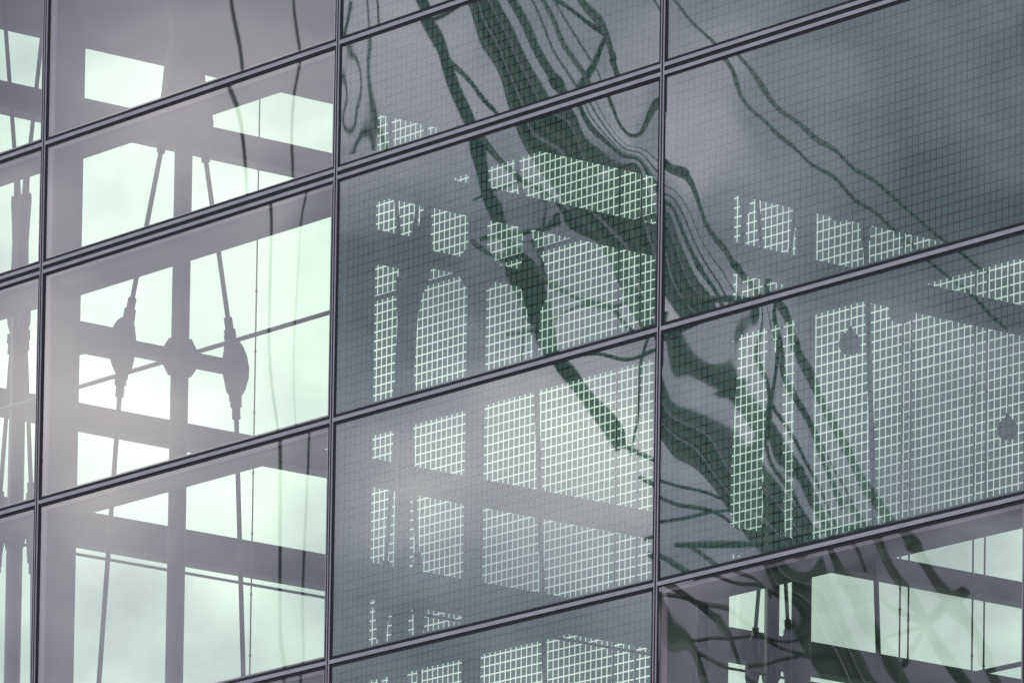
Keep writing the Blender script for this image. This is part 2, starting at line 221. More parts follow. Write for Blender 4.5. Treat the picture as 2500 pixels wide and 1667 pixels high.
# ------------------------------------------------------------------ front glazing
#WARP_BEGIN
WARP = {
 '1_0': (25, 15, 3.532, 1.7345, [20,-2,-29,-18,-28,-31,-16,-30,-20,-14,-28,-17,-44,-117,-232,30,4,-21,-10,-23,-22,-9,-22,-7,-4,-14,-3,-33,-102,-220,37,6,-16,-6,-21,-16,-5,-16,2,3,-3,9,-24,-89,-210,40,5,-14,-7,-24,-14,-7,-15,6,5,4,15,-19,-81,-206,40,1,-14,-10,-28,-15,-12,-16,7,3,8,18,-16,-75,-205,40,-2,-14,-14,-31,-16,-17,-18,6,1,10,17,-16,-72,-206,40,-3,-12,-16,-32,-16,-20,-17,5,-2,11,15,-17,-71,-208,41,-2,-8,-17,-30,-14,-22,-15,4,-3,13,12,-18,-71,-212,42,1,-2,-14,-24,-9,-19,-9,6,-2,15,10,-18,-72,-216,46,7,6,-9,-15,-1,-13,0,11,3,21,10,-16,-72,-219,51,16,17,-1,-3,9,-4,13,19,12,30,13,-10,-70,-219,58,27,28,9,11,19,7,26,28,24,40,19,-2,-68,-218,66,41,40,19,26,30,19,39,36,35,49,24,5,-66,-217,74,54,51,30,39,37,28,47,41,43,52,27,10,-66,-216,80,65,59,38,48,42,33,50,39,43,49,23,9,-70,-216,84,73,63,43,53,41,34,46,29,35,36,12,3,-78,-218,84,75,61,44,53,36,30,35,12,17,13,-5,-9,-89,-222,79,73,55,40,49,28,23,20,-8,-6,-15,-26,-24,-100,-225,72,67,44,34,41,18,16,7,-23,-22,-35,-40,-35,-109,-227,64,58,33,27,32,10,12,0,-27,-24,-39,-40,-37,-112,-226,59,51,23,22,25,4,12,-1,-19,-12,-30,-29,-33,-110,-222,59,49,20,23,23,6,17,5,-5,4,-14,-11,-22,-101,-213,76,63,33,39,36,23,37,24,21,30,12,17,-1,-79,-191,135,119,89,98,92,83,97,82,85,92,75,82,60,-16,-128,225,204,176,187,177,172,185,170,176,180,164,174,147,75,-38]),
 '1_1': (25, 15, 3.532, 1.6666, [207,123,100,68,64,76,55,68,70,55,76,72,81,138,182,156,78,53,19,20,27,6,22,18,7,29,20,35,88,131,122,49,22,-13,-8,-7,-27,-10,-19,-26,-6,-18,2,52,95,111,46,16,-19,-11,-17,-36,-19,-34,-37,-18,-32,-7,38,82,111,52,18,-15,-6,-19,-35,-21,-40,-38,-24,-39,-9,31,78,113,60,22,-9,1,-20,-33,-22,-45,-38,-28,-42,-9,26,77,113,64,21,-6,3,-22,-31,-24,-48,-38,-33,-44,-8,22,78,111,63,15,-9,-1,-29,-32,-29,-53,-38,-38,-45,-8,18,80,107,58,3,-15,-9,-38,-35,-35,-57,-38,-43,-45,-9,15,82,102,51,-8,-22,-19,-46,-38,-42,-59,-39,-47,-43,-9,12,85,99,44,-18,-26,-27,-52,-39,-47,-58,-37,-49,-39,-8,12,89,99,40,-23,-27,-33,-54,-37,-49,-54,-34,-47,-32,-6,14,94,102,38,-25,-25,-35,-51,-33,-47,-46,-27,-42,-22,-2,20,100,106,38,-23,-19,-34,-45,-27,-44,-36,-20,-34,-10,4,27,106,111,38,-18,-14,-33,-38,-22,-39,-26,-13,-26,1,9,34,112,116,38,-14,-10,-32,-33,-19,-37,-18,-10,-19,8,10,40,115,118,35,-13,-11,-37,-32,-22,-38,-15,-12,-18,10,8,43,114,117,28,-18,-21,-48,-37,-31,-43,-17,-19,-20,6,1,42,110,112,16,-27,-37,-64,-48,-44,-50,-23,-29,-25,-1,-7,40,104,105,5,-36,-53,-78,-58,-57,-57,-29,-39,-29,-10,-15,37,97,100,-2,-40,-61,-84,-61,-65,-59,-33,-46,-32,-17,-21,35,91,97,-2,-36,-62,-80,-58,-67,-57,-36,-51,-33,-24,-25,33,85,94,-1,-30,-59,-72,-53,-66,-55,-40,-56,-35,-32,-29,30,78,83,-6,-32,-64,-71,-56,-73,-59,-52,-67,-45,-47,-40,18,63,64,-19,-44,-78,-79,-69,-88,-72,-71,-84,-61,-68,-56,0,43]),
 '1_2': (25, 15, 3.532, 1.6872, [-249,-158,-90,-86,-75,-66,-80,-67,-71,-79,-64,-79,-81,-91,-140,-205,-110,-44,-41,-27,-22,-34,-19,-27,-31,-18,-34,-33,-46,-94,-179,-80,-16,-14,4,5,-5,10,-1,-2,9,-8,-3,-20,-66,-172,-69,-9,-6,14,11,4,18,5,8,15,-2,5,-15,-57,-171,-64,-8,-3,18,11,8,20,4,10,12,-3,6,-17,-55,-171,-61,-9,-1,19,9,10,18,1,9,6,-7,4,-22,-55,-171,-59,-11,1,20,8,11,16,-2,7,0,-11,0,-27,-55,-170,-57,-12,3,21,7,14,14,-3,6,-5,-12,-3,-31,-54,-167,-55,-13,7,22,7,17,13,-2,8,-6,-10,-2,-31,-52,-164,-53,-12,11,23,9,22,14,3,14,-3,-2,2,-28,-47,-160,-50,-11,17,24,13,27,17,12,22,5,10,9,-22,-41,-155,-48,-8,22,26,18,33,21,22,32,15,23,17,-13,-34,-151,-46,-4,28,28,24,39,27,33,42,28,38,27,-3,-27,-146,-45,-1,32,29,30,45,33,45,52,41,53,36,7,-20,-144,-47,1,35,29,35,48,38,55,60,52,65,44,17,-15,-144,-51,1,34,27,37,48,40,60,62,58,71,46,23,-14,-147,-57,-2,30,24,38,45,39,60,58,58,69,43,24,-16,-154,-67,-6,26,22,40,42,36,56,49,52,60,35,20,-22,-162,-77,-10,23,24,45,41,34,49,37,43,48,24,14,-30,-170,-85,-12,21,28,52,42,34,43,27,35,36,15,8,-37,-175,-89,-12,18,30,54,40,35,38,20,30,27,10,5,-42,-172,-86,-9,16,29,51,36,36,37,20,32,25,12,7,-41,-154,-67,8,24,37,55,41,47,46,32,46,36,27,21,-28,-100,-10,61,70,83,97,83,95,92,82,96,83,78,70,21,-20,73,142,147,161,170,157,172,166,160,173,158,157,146,97]),
 '1_3': (25, 9, 3.532, 0.8681, [39,-72,-127,-143,-159,-140,-122,-77,29,66,-47,-100,-118,-130,-106,-89,-40,68,81,-34,-86,-107,-113,-86,-70,-16,91,84,-29,-80,-104,-106,-79,-65,-8,97,91,-18,-68,-95,-96,-72,-62,-4,98,103,0,-49,-80,-81,-64,-59,-1,96,115,18,-30,-65,-67,-58,-58,0,92,123,32,-18,-55,-58,-56,-59,-2,86,126,39,-14,-53,-56,-60,-64,-6,78,124,40,-18,-57,-59,-68,-70,-11,70,120,37,-24,-63,-65,-76,-76,-16,64,116,34,-31,-68,-68,-82,-77,-17,62,113,33,-35,-68,-67,-82,-73,-14,64,113,34,-35,-62,-60,-75,-62,-6,70,116,38,-30,-51,-49,-63,-47,5,80,120,44,-24,-39,-36,-50,-31,16,90,124,47,-19,-28,-27,-39,-18,24,98,127,48,-18,-23,-24,-35,-12,27,103,128,45,-20,-24,-29,-37,-13,24,104,128,41,-25,-30,-38,-44,-18,18,103,129,37,-29,-35,-48,-50,-24,13,103,134,36,-28,-36,-52,-50,-25,12,107,148,47,-15,-25,-43,-38,-15,22,122,191,87,27,15,-5,3,24,62,165,250,144,87,73,53,63,81,121,225]),
 '1_4': (25, 21, 3.532, 2.6156, [180,157,160,157,148,160,147,151,154,142,156,147,149,157,146,159,152,150,159,141,145,105,82,87,81,74,84,68,75,73,64,77,66,73,79,70,85,76,77,83,67,72,50,28,34,24,19,26,9,17,10,3,16,4,16,20,14,30,19,25,28,13,20,29,8,14,0,-3,-2,-19,-11,-21,-25,-14,-25,-9,-7,-8,8,-3,6,6,-6,0,20,1,6,-14,-17,-23,-41,-31,-43,-42,-33,-41,-22,-22,-17,-2,-12,0,-3,-13,-7,15,-1,0,-26,-33,-47,-63,-51,-61,-53,-45,-51,-30,-31,-21,-8,-16,-2,-8,-14,-10,12,-2,-5,-36,-46,-68,-82,-67,-73,-58,-53,-55,-33,-36,-22,-11,-18,-2,-11,-13,-12,10,0,-7,-39,-49,-76,-85,-71,-75,-56,-53,-53,-33,-37,-21,-13,-18,-2,-13,-12,-13,9,3,-6,-32,-38,-64,-69,-59,-65,-46,-49,-46,-30,-35,-18,-15,-16,-2,-15,-10,-15,8,6,-4,-22,-20,-43,-43,-40,-49,-34,-41,-37,-25,-32,-14,-15,-14,-2,-15,-8,-17,7,8,-3,-13,-7,-26,-22,-24,-34,-22,-34,-27,-20,-27,-9,-15,-11,-2,-16,-7,-19,7,10,-3,-8,-1,-18,-10,-16,-24,-14,-28,-19,-16,-22,-6,-15,-8,-3,-15,-5,-21,7,11,-5,-5,0,-14,-4,-13,-17,-9,-23,-12,-14,-18,-3,-15,-6,-4,-14,-5,-22,7,11,-7,-3,-1,-13,-1,-12,-12,-6,-19,-6,-12,-13,-2,-14,-3,-6,-13,-4,-24,9,11,-8,-2,-3,-12,1,-12,-8,-5,-16,-2,-11,-10,-1,-14,-1,-7,-11,-5,-25,10,10,-9,0,-4,-10,1,-12,-5,-4,-13,0,-11,-6,-2,-13,1,-9,-9,-5,-25,12,9,-9,2,-6,-8,1,-12,-2,-5,-10,2,-11,-3,-2,-12,2,-10,-7,-7,-25,14,8,-9,3,-8,-6,1,-12,1,-5,-6,5,-8,1,-3,-10,2,-11,-5,-8,-24,16,6,-8,3,-9,-4,0,-11,3,-3,2,13,0,8,-2,-7,2,-12,-3,-10,-23,17,4,-7,3,-10,-2,-2,-10,6,1,14,24,12,18,1,-4,2,-13,-2,-12,-22,19,2,-5,3,-11,-1,-4,-8,8,3,23,32,22,25,2,-1,1,-12,-1,-14,-20,20,0,-4,2,-12,1,-6,-7,7,2,23,28,21,24,0,1,-1,-12,0,-16,-18,19,-2,-3,-1,-13,1,-9,-7,3,-5,15,13,10,14,-6,0,-5,-12,-1,-18,-17,15,-8,-5,-7,-16,-3,-15,-10,-4,-14,3,-4,-4,1,-14,-4,-11,-15,-6,-23,-20,6,-17,-11,-17,-23,-11,-24,-16,-15,-24,-10,-20,-16,-12,-25,-12,-21,-21,-15,-32,-26]),
 '2_0': (25, 15, 3.532, 1.7345, [157,150,114,126,117,116,126,109,131,109,128,117,124,143,154,72,63,26,41,27,33,37,25,44,22,43,28,41,53,70,33,21,-15,2,-16,-4,-7,-13,2,-18,4,-15,4,10,33,27,10,-23,-5,-27,-9,-18,-17,-8,-24,-3,-24,-2,-2,28,29,6,-23,-7,-29,-8,-22,-15,-13,-24,-6,-26,-1,-6,30,33,4,-20,-7,-28,-6,-24,-12,-16,-21,-8,-26,-1,-9,33,37,2,-15,-8,-26,-4,-25,-8,-19,-18,-10,-25,-1,-10,35,41,0,-10,-9,-23,-4,-26,-6,-22,-14,-13,-22,-2,-10,37,44,-2,-6,-11,-20,-5,-25,-4,-25,-12,-17,-20,-4,-10,38,45,-4,-3,-14,-16,-7,-25,-5,-28,-11,-23,-18,-7,-8,38,45,-5,0,-18,-13,-11,-24,-8,-32,-12,-28,-16,-11,-5,37,44,-5,1,-21,-11,-14,-22,-11,-33,-13,-33,-14,-15,-2,35,42,-5,2,-23,-8,-18,-19,-13,-32,-13,-33,-11,-17,2,33,40,-3,2,-24,-5,-20,-14,-14,-27,-10,-30,-5,-17,8,32,38,1,2,-23,-2,-22,-9,-14,-19,-6,-24,0,-16,13,30,37,7,3,-19,1,-21,-4,-15,-13,-5,-19,3,-15,17,28,37,14,4,-14,3,-20,0,-16,-7,-5,-14,4,-13,20,26,39,22,6,-7,6,-17,4,-17,-3,-8,-10,3,-12,21,24,41,29,7,0,7,-13,5,-17,0,-11,-8,0,-11,20,23,42,35,7,6,6,-10,5,-18,2,-15,-5,-5,-10,18,21,42,37,4,10,3,-8,3,-19,1,-19,-4,-10,-9,14,21,40,35,-1,10,-4,-7,-2,-21,-1,-24,-5,-17,-9,8,20,32,25,-12,3,-16,-12,-13,-26,-9,-31,-10,-27,-13,-2,16,7,-4,-40,-23,-45,-35,-41,-48,-35,-55,-33,-53,-34,-29,-5,-37,-54,-87,-71,-94,-79,-91,-90,-83,-99,-78,-99,-76,-77,-46]),
 '2_1': (25, 15, 3.532, 1.6666, [684,633,645,662,665,701,720,721,754,770,773,810,831,849,908,562,516,533,550,558,598,613,616,650,661,668,707,725,747,809,480,439,461,476,492,534,545,551,584,591,601,642,658,686,750,436,402,426,440,461,505,512,522,554,557,572,614,630,665,731,401,371,396,407,434,477,481,496,528,529,551,594,611,655,723,364,339,361,370,400,441,445,466,497,500,530,574,594,647,716,325,304,322,328,362,400,404,433,465,470,509,555,578,641,711,282,266,279,284,322,357,364,401,433,444,491,537,566,637,706,238,224,233,239,281,314,326,370,403,421,477,523,558,634,703,190,180,184,192,239,270,288,341,375,402,464,510,551,632,699,141,131,131,142,192,222,248,308,344,380,449,495,543,627,691,89,79,73,87,139,167,202,267,306,353,427,473,528,614,677,37,22,10,26,77,103,145,215,256,314,392,440,503,590,652,-15,-37,-59,-41,5,28,77,148,192,260,342,392,464,550,612,-65,-99,-131,-116,-77,-58,-5,65,112,188,273,327,406,491,553,-110,-160,-206,-197,-169,-154,-99,-33,14,98,182,240,326,408,469,-148,-219,-282,-282,-267,-258,-204,-146,-100,-14,66,126,216,292,349,-179,-272,-355,-368,-367,-365,-316,-271,-232,-152,-84,-27,63,129,178,-205,-314,-420,-446,-459,-469,-432,-410,-388,-326,-279,-236,-156,-101,-66,-242,-342,-462,-501,-530,-564,-553,-567,-574,-546,-536,-520,-468,-430,-405,-321,-393,-442,-501,-574,-641,-681,-744,-792,-810,-850,-869,-864,-867,-825,-423,-499,-515,-550,-643,-731,-806,-909,-992,-1049,-1131,-1182,-1207,-1239,-1217,-506,-586,-618,-651,-747,-843,-938,-1068,-1174,-1264,-1376,-1451,-1501,-1556,-1559,-607,-699,-745,-789,-889,-987,-1097,-1245,-1368,-1483,-1618,-1711,-1783,-1858,-1881,-743,-847,-903,-962,-1068,-1169,-1293,-1454,-1590,-1728,-1881,-1988,-2082,-2174,-2213]),
 '2_2': (25, 15, 3.532, 1.6872, [1489,1445,1410,1421,1442,1439,1470,1481,1488,1522,1523,1545,1574,1581,1624,1408,1362,1326,1341,1359,1359,1392,1400,1413,1447,1448,1477,1503,1513,1559,1343,1294,1258,1278,1291,1295,1330,1336,1355,1387,1390,1424,1447,1462,1510,1291,1238,1203,1226,1235,1243,1279,1284,1310,1340,1345,1384,1405,1425,1475,1238,1181,1147,1172,1178,1192,1227,1232,1264,1293,1303,1346,1364,1391,1442,1181,1118,1088,1113,1115,1136,1170,1176,1216,1242,1258,1305,1322,1356,1407,1118,1049,1021,1045,1046,1072,1105,1115,1161,1187,1210,1259,1277,1319,1369,1047,972,946,967,966,998,1029,1046,1098,1125,1157,1208,1228,1277,1325,966,884,860,876,874,911,940,965,1023,1052,1095,1148,1171,1228,1275,874,783,759,767,764,804,832,866,929,963,1017,1073,1102,1166,1214,769,669,642,639,634,675,700,742,810,850,917,976,1015,1088,1138,650,539,505,488,480,517,538,589,660,708,788,852,904,986,1041,516,392,347,313,299,328,344,400,473,531,624,696,763,856,919,365,228,168,114,89,105,114,175,249,317,424,504,588,692,764,197,47,-32,-109,-148,-151,-150,-88,-15,65,182,271,373,485,568,4,-155,-253,-356,-414,-441,-451,-389,-318,-229,-105,-10,108,227,319,-224,-382,-498,-630,-711,-764,-789,-728,-661,-569,-448,-352,-224,-99,1,-504,-644,-774,-938,-1039,-1115,-1160,-1101,-1046,-966,-862,-778,-647,-511,-407,-861,-964,-1101,-1291,-1397,-1475,-1542,-1502,-1479,-1432,-1367,-1312,-1199,-1045,-923,-1294,-1412,-1540,-1682,-1748,-1812,-1856,-1887,-1929,-1934,-1935,-1931,-1858,-1711,-1528,-1649,-1815,-1873,-1882,-1852,-1897,-1963,-2031,-2133,-2197,-2253,-2310,-2307,-2184,-2058,-1687,-1719,-1685,-1663,-1679,-1733,-1834,-1972,-2117,-2219,-2331,-2389,-2458,-2518,-2514,-1591,-1568,-1531,-1508,-1530,-1619,-1735,-1897,-2074,-2213,-2371,-2495,-2652,-2837,-2915,-1475,-1450,-1430,-1413,-1441,-1548,-1674,-1853,-2054,-2232,-2442,-2637,-2846,-3076,-3233,-1377,-1364,-1362,-1352,-1392,-1509,-1642,-1840,-2063,-2280,-2542,-2791,-3046,-3312,-3522]),
 '2_3': (25, 9, 3.532, 0.8681, [-520,-569,-638,-660,-701,-742,-755,-800,-818,-501,-557,-626,-649,-697,-736,-754,-803,-819,-474,-537,-605,-630,-684,-722,-747,-799,-815,-433,-503,-569,-597,-658,-695,-728,-785,-802,-383,-459,-522,-556,-623,-660,-704,-764,-785,-325,-405,-465,-505,-578,-618,-675,-738,-767,-259,-343,-399,-446,-524,-569,-640,-708,-747,-189,-274,-326,-381,-462,-515,-599,-673,-724,-117,-201,-249,-312,-396,-456,-554,-633,-698,-47,-128,-172,-242,-325,-393,-503,-587,-665,20,-55,-94,-167,-247,-323,-442,-530,-622,82,18,-14,-85,-157,-238,-363,-455,-559,139,90,70,8,-50,-131,-258,-354,-464,189,159,153,109,76,7,-114,-212,-314,227,218,227,205,209,173,86,-6,-78,253,259,280,280,320,344,359,338,283,272,280,300,312,368,429,525,642,655,297,293,286,306,381,466,610,785,898,347,348,336,348,424,516,676,880,1043,424,442,438,444,501,582,724,944,1103,518,550,567,619,661,707,798,943,1049,623,658,677,740,777,782,781,781,865,725,754,757,796,805,772,743,699,717,790,805,789,802,781,727,687,619,590,820,820,787,782,733,663,608,517,461]),
 '2_4': (25, 21, 3.532, 2.6156, [74,60,41,38,10,5,-12,-31,-33,-58,-60,-72,-86,-83,-102,-98,-105,-113,-103,-113,-97,74,55,37,31,2,-3,-24,-41,-46,-72,-72,-88,-98,-96,-115,-109,-119,-123,-115,-124,-106,78,53,37,26,-2,-6,-31,-46,-54,-79,-78,-96,-103,-104,-121,-113,-126,-127,-121,-129,-109,85,52,36,20,-5,-7,-34,-45,-57,-80,-78,-98,-101,-105,-120,-112,-127,-124,-122,-127,-107,89,44,25,7,-12,-11,-37,-44,-60,-79,-77,-97,-96,-103,-115,-109,-125,-119,-120,-123,-103,93,37,12,-10,-21,-16,-40,-44,-62,-77,-75,-94,-89,-99,-108,-104,-121,-113,-118,-117,-99,107,44,15,-13,-21,-19,-43,-45,-65,-75,-74,-91,-83,-95,-101,-99,-116,-106,-114,-110,-94,137,74,43,5,-7,-16,-43,-47,-70,-76,-76,-90,-80,-94,-95,-95,-110,-100,-110,-101,-88,177,118,84,35,12,-12,-44,-51,-78,-80,-84,-95,-84,-97,-93,-95,-105,-94,-105,-92,-82,216,160,121,61,29,-10,-47,-59,-88,-88,-96,-105,-95,-108,-97,-98,-101,-89,-99,-82,-75,252,196,150,81,40,-12,-51,-68,-99,-98,-111,-118,-110,-121,-104,-103,-98,-84,-91,-72,-67,283,229,175,100,50,-13,-54,-77,-106,-105,-123,-127,-122,-130,-108,-105,-92,-77,-82,-60,-58,308,260,204,124,64,-12,-54,-80,-107,-105,-124,-124,-123,-127,-103,-99,-81,-68,-70,-47,-47,318,285,233,154,82,-6,-47,-74,-96,-93,-111,-107,-108,-109,-86,-85,-64,-55,-55,-34,-35,297,291,254,184,104,8,-27,-55,-73,-70,-87,-78,-81,-79,-60,-63,-43,-40,-37,-19,-22,230,253,240,201,136,55,17,-20,-38,-39,-54,-43,-48,-45,-31,-37,-19,-22,-18,-4,-7,109,137,137,153,150,107,67,20,2,-3,-18,-6,-15,-10,-3,-11,4,-4,2,12,10,-21,6,19,59,88,83,79,48,40,33,21,31,18,24,25,16,28,16,23,28,27,-104,-53,-34,0,25,50,79,70,76,70,60,67,51,57,51,43,51,36,45,45,45,-176,-81,-45,-10,5,49,94,98,113,106,99,102,83,89,77,70,74,57,66,61,64,-279,-131,-35,49,84,108,135,135,152,142,137,136,116,120,103,97,96,78,87,78,83,-414,-252,-82,67,133,163,179,176,190,176,174,168,147,149,128,123,117,100,107,94,101,-494,-318,-138,31,122,182,206,209,223,207,206,195,176,175,150,146,135,119,123,108,117,-548,-368,-191,-21,85,171,209,225,242,226,228,212,195,190,163,160,143,129,131,114,124,-600,-423,-246,-78,39,144,196,228,248,236,240,220,204,196,168,164,143,130,128,111,122]),
 '3_0': (40, 23, 3.532, 1.7345, [568,417,386,294,216,246,288,264,218,215,268,288,221,197,270,290,225,207,254,284,259,219,255,393,261,213,110,50,81,113,93,43,43,108,113,37,35,107,108,51,40,82,115,85,39,94,328,205,136,35,-12,13,46,24,-35,-21,51,33,-40,-21,40,32,-16,-28,15,52,7,-35,39,310,184,100,6,-38,-15,24,-8,-71,-37,29,-9,-68,-38,10,2,-44,-59,-4,28,-35,-60,26,310,174,84,-5,-52,-21,20,-31,-87,-33,17,-32,-74,-45,-3,-8,-61,-72,-3,13,-59,-62,23,313,168,80,-12,-62,-15,18,-50,-88,-26,5,-42,-75,-50,-4,-13,-76,-71,5,-2,-71,-55,20,313,167,81,-23,-64,-3,11,-65,-81,-21,-4,-45,-77,-51,2,-20,-89,-61,9,-17,-74,-49,17,311,173,79,-36,-58,7,-1,-72,-73,-22,-7,-46,-84,-47,9,-33,-94,-48,8,-29,-71,-47,16,312,183,71,-47,-46,12,-14,-72,-68,-23,-6,-51,-90,-36,12,-49,-92,-37,1,-34,-69,-48,21,320,191,57,-51,-33,10,-22,-70,-69,-21,-3,-63,-92,-22,6,-62,-85,-32,-4,-34,-72,-48,31,333,192,43,-47,-23,5,-24,-71,-71,-13,-4,-77,-86,-11,-5,-68,-78,-32,-5,-35,-80,-41,40,348,187,33,-39,-19,4,-23,-77,-70,-2,-13,-89,-75,-7,-16,-69,-75,-32,-1,-41,-87,-29,43,359,179,31,-32,-17,9,-23,-85,-61,7,-27,-93,-64,-9,-23,-69,-78,-28,3,-54,-89,-14,38,363,173,34,-29,-12,20,-28,-90,-46,9,-41,-91,-57,-14,-25,-72,-81,-19,2,-68,-83,-3,29,363,173,38,-29,1,30,-37,-87,-29,5,-51,-87,-57,-16,-25,-82,-81,-8,-7,-80,-72,1,20,364,177,36,-27,19,34,-47,-76,-17,-3,-54,-85,-59,-12,-30,-95,-74,0,-21,-86,-63,-1,16,368,181,28,-20,36,29,-53,-63,-13,-8,-55,-89,-58,-6,-41,-105,-63,0,-37,-85,-58,-4,15,377,177,17,-8,46,17,-54,-54,-14,-10,-58,-97,-52,-4,-59,-109,-53,-8,-48,-85,-60,-5,15,386,165,9,4,45,4,-54,-54,-16,-9,-68,-104,-42,-9,-78,-108,-50,-20,-56,-89,-66,-1,10,389,148,6,12,35,-6,-58,-60,-15,-11,-83,-104,-33,-23,-94,-106,-55,-32,-64,-101,-69,3,-5,385,132,8,12,25,-13,-67,-66,-10,-19,-100,-99,-30,-41,-104,-109,-66,-41,-77,-119,-69,2,-25,374,122,11,8,19,-19,-80,-66,-3,-34,-111,-90,-35,-58,-112,-120,-77,-50,-99,-136,-66,-9,-47,364,119,12,5,20,-28,-92,-57,-1,-52,-115,-85,-45,-70,-123,-136,-85,-63,-128,-148,-65,-28,-65,358,120,9,8,24,-41,-97,-44,-5,-66,-112,-84,-54,-79,-139,-150,-88,-84,-158,-154,-71,-50,-77,358,118,6,18,26,-55,-93,-31,-12,-73,-109,-87,-57,-86,-159,-157,-91,-110,-180,-156,-84,-69,-86,362,112,8,34,23,-65,-80,-22,-18,-72,-108,-88,-54,-97,-175,-154,-96,-136,-193,-160,-98,-82,-97,363,104,19,49,16,-66,-65,-17,-18,-68,-109,-81,-47,-111,-183,-144,-104,-155,-198,-166,-108,-89,-112,360,99,38,60,10,-58,-51,-11,-10,-66,-109,-65,-41,-123,-178,-133,-112,-163,-199,-172,-111,-97,-130,352,103,60,67,11,-44,-40,0,3,-67,-101,-44,-40,-129,-164,-123,-116,-163,-201,-174,-107,-109,-147,345,117,80,73,21,-31,-28,21,14,-69,-83,-22,-41,-126,-147,-115,-111,-159,-205,-168,-101,-126,-158,344,137,97,85,38,-19,-10,47,21,-65,-57,-5,-41,-114,-132,-106,-100,-158,-207,-155,-101,-145,-161,352,156,113,105,54,-8,18,74,24,-52,-30,6,-35,-100,-121,-92,-87,-162,-204,-138,-106,-160,-158,365,172,131,129,67,7,52,95,28,-31,-6,16,-23,-90,-112,-72,-79,-169,-191,-124,-116,-166,-154,378,184,155,152,74,28,87,108,37,-8,11,28,-10,-85,-99,-50,-78,-171,-173,-114,-122,-165,-152,384,195,182,167,78,54,115,117,50,10,24,44,-2,-85,-81,-31,-82,-165,-153,-108,-121,-159,-150,383,209,207,170,82,80,132,123,63,20,37,61,-2,-83,-57,-20,-85,-152,-135,-100,-110,-153,-145,377,226,221,164,88,97,138,129,69,22,51,72,-10,-76,-35,-16,-84,-135,-121,-86,-95,-149,-130,372,241,223,154,92,102,139,133,63,21,66,73,-20,-64,-19,-15,-75,-121,-107,-64,-82,-144,-106,370,250,213,143,90,96,137,129,48,22,78,63,-27,-50,-11,-12,-64,-111,-89,-39,-75,-134,-76,372,249,199,132,77,85,136,115,28,26,82,49,-29,-40,-7,-3,-56,-105,-65,-17,-72,-117,-45]),
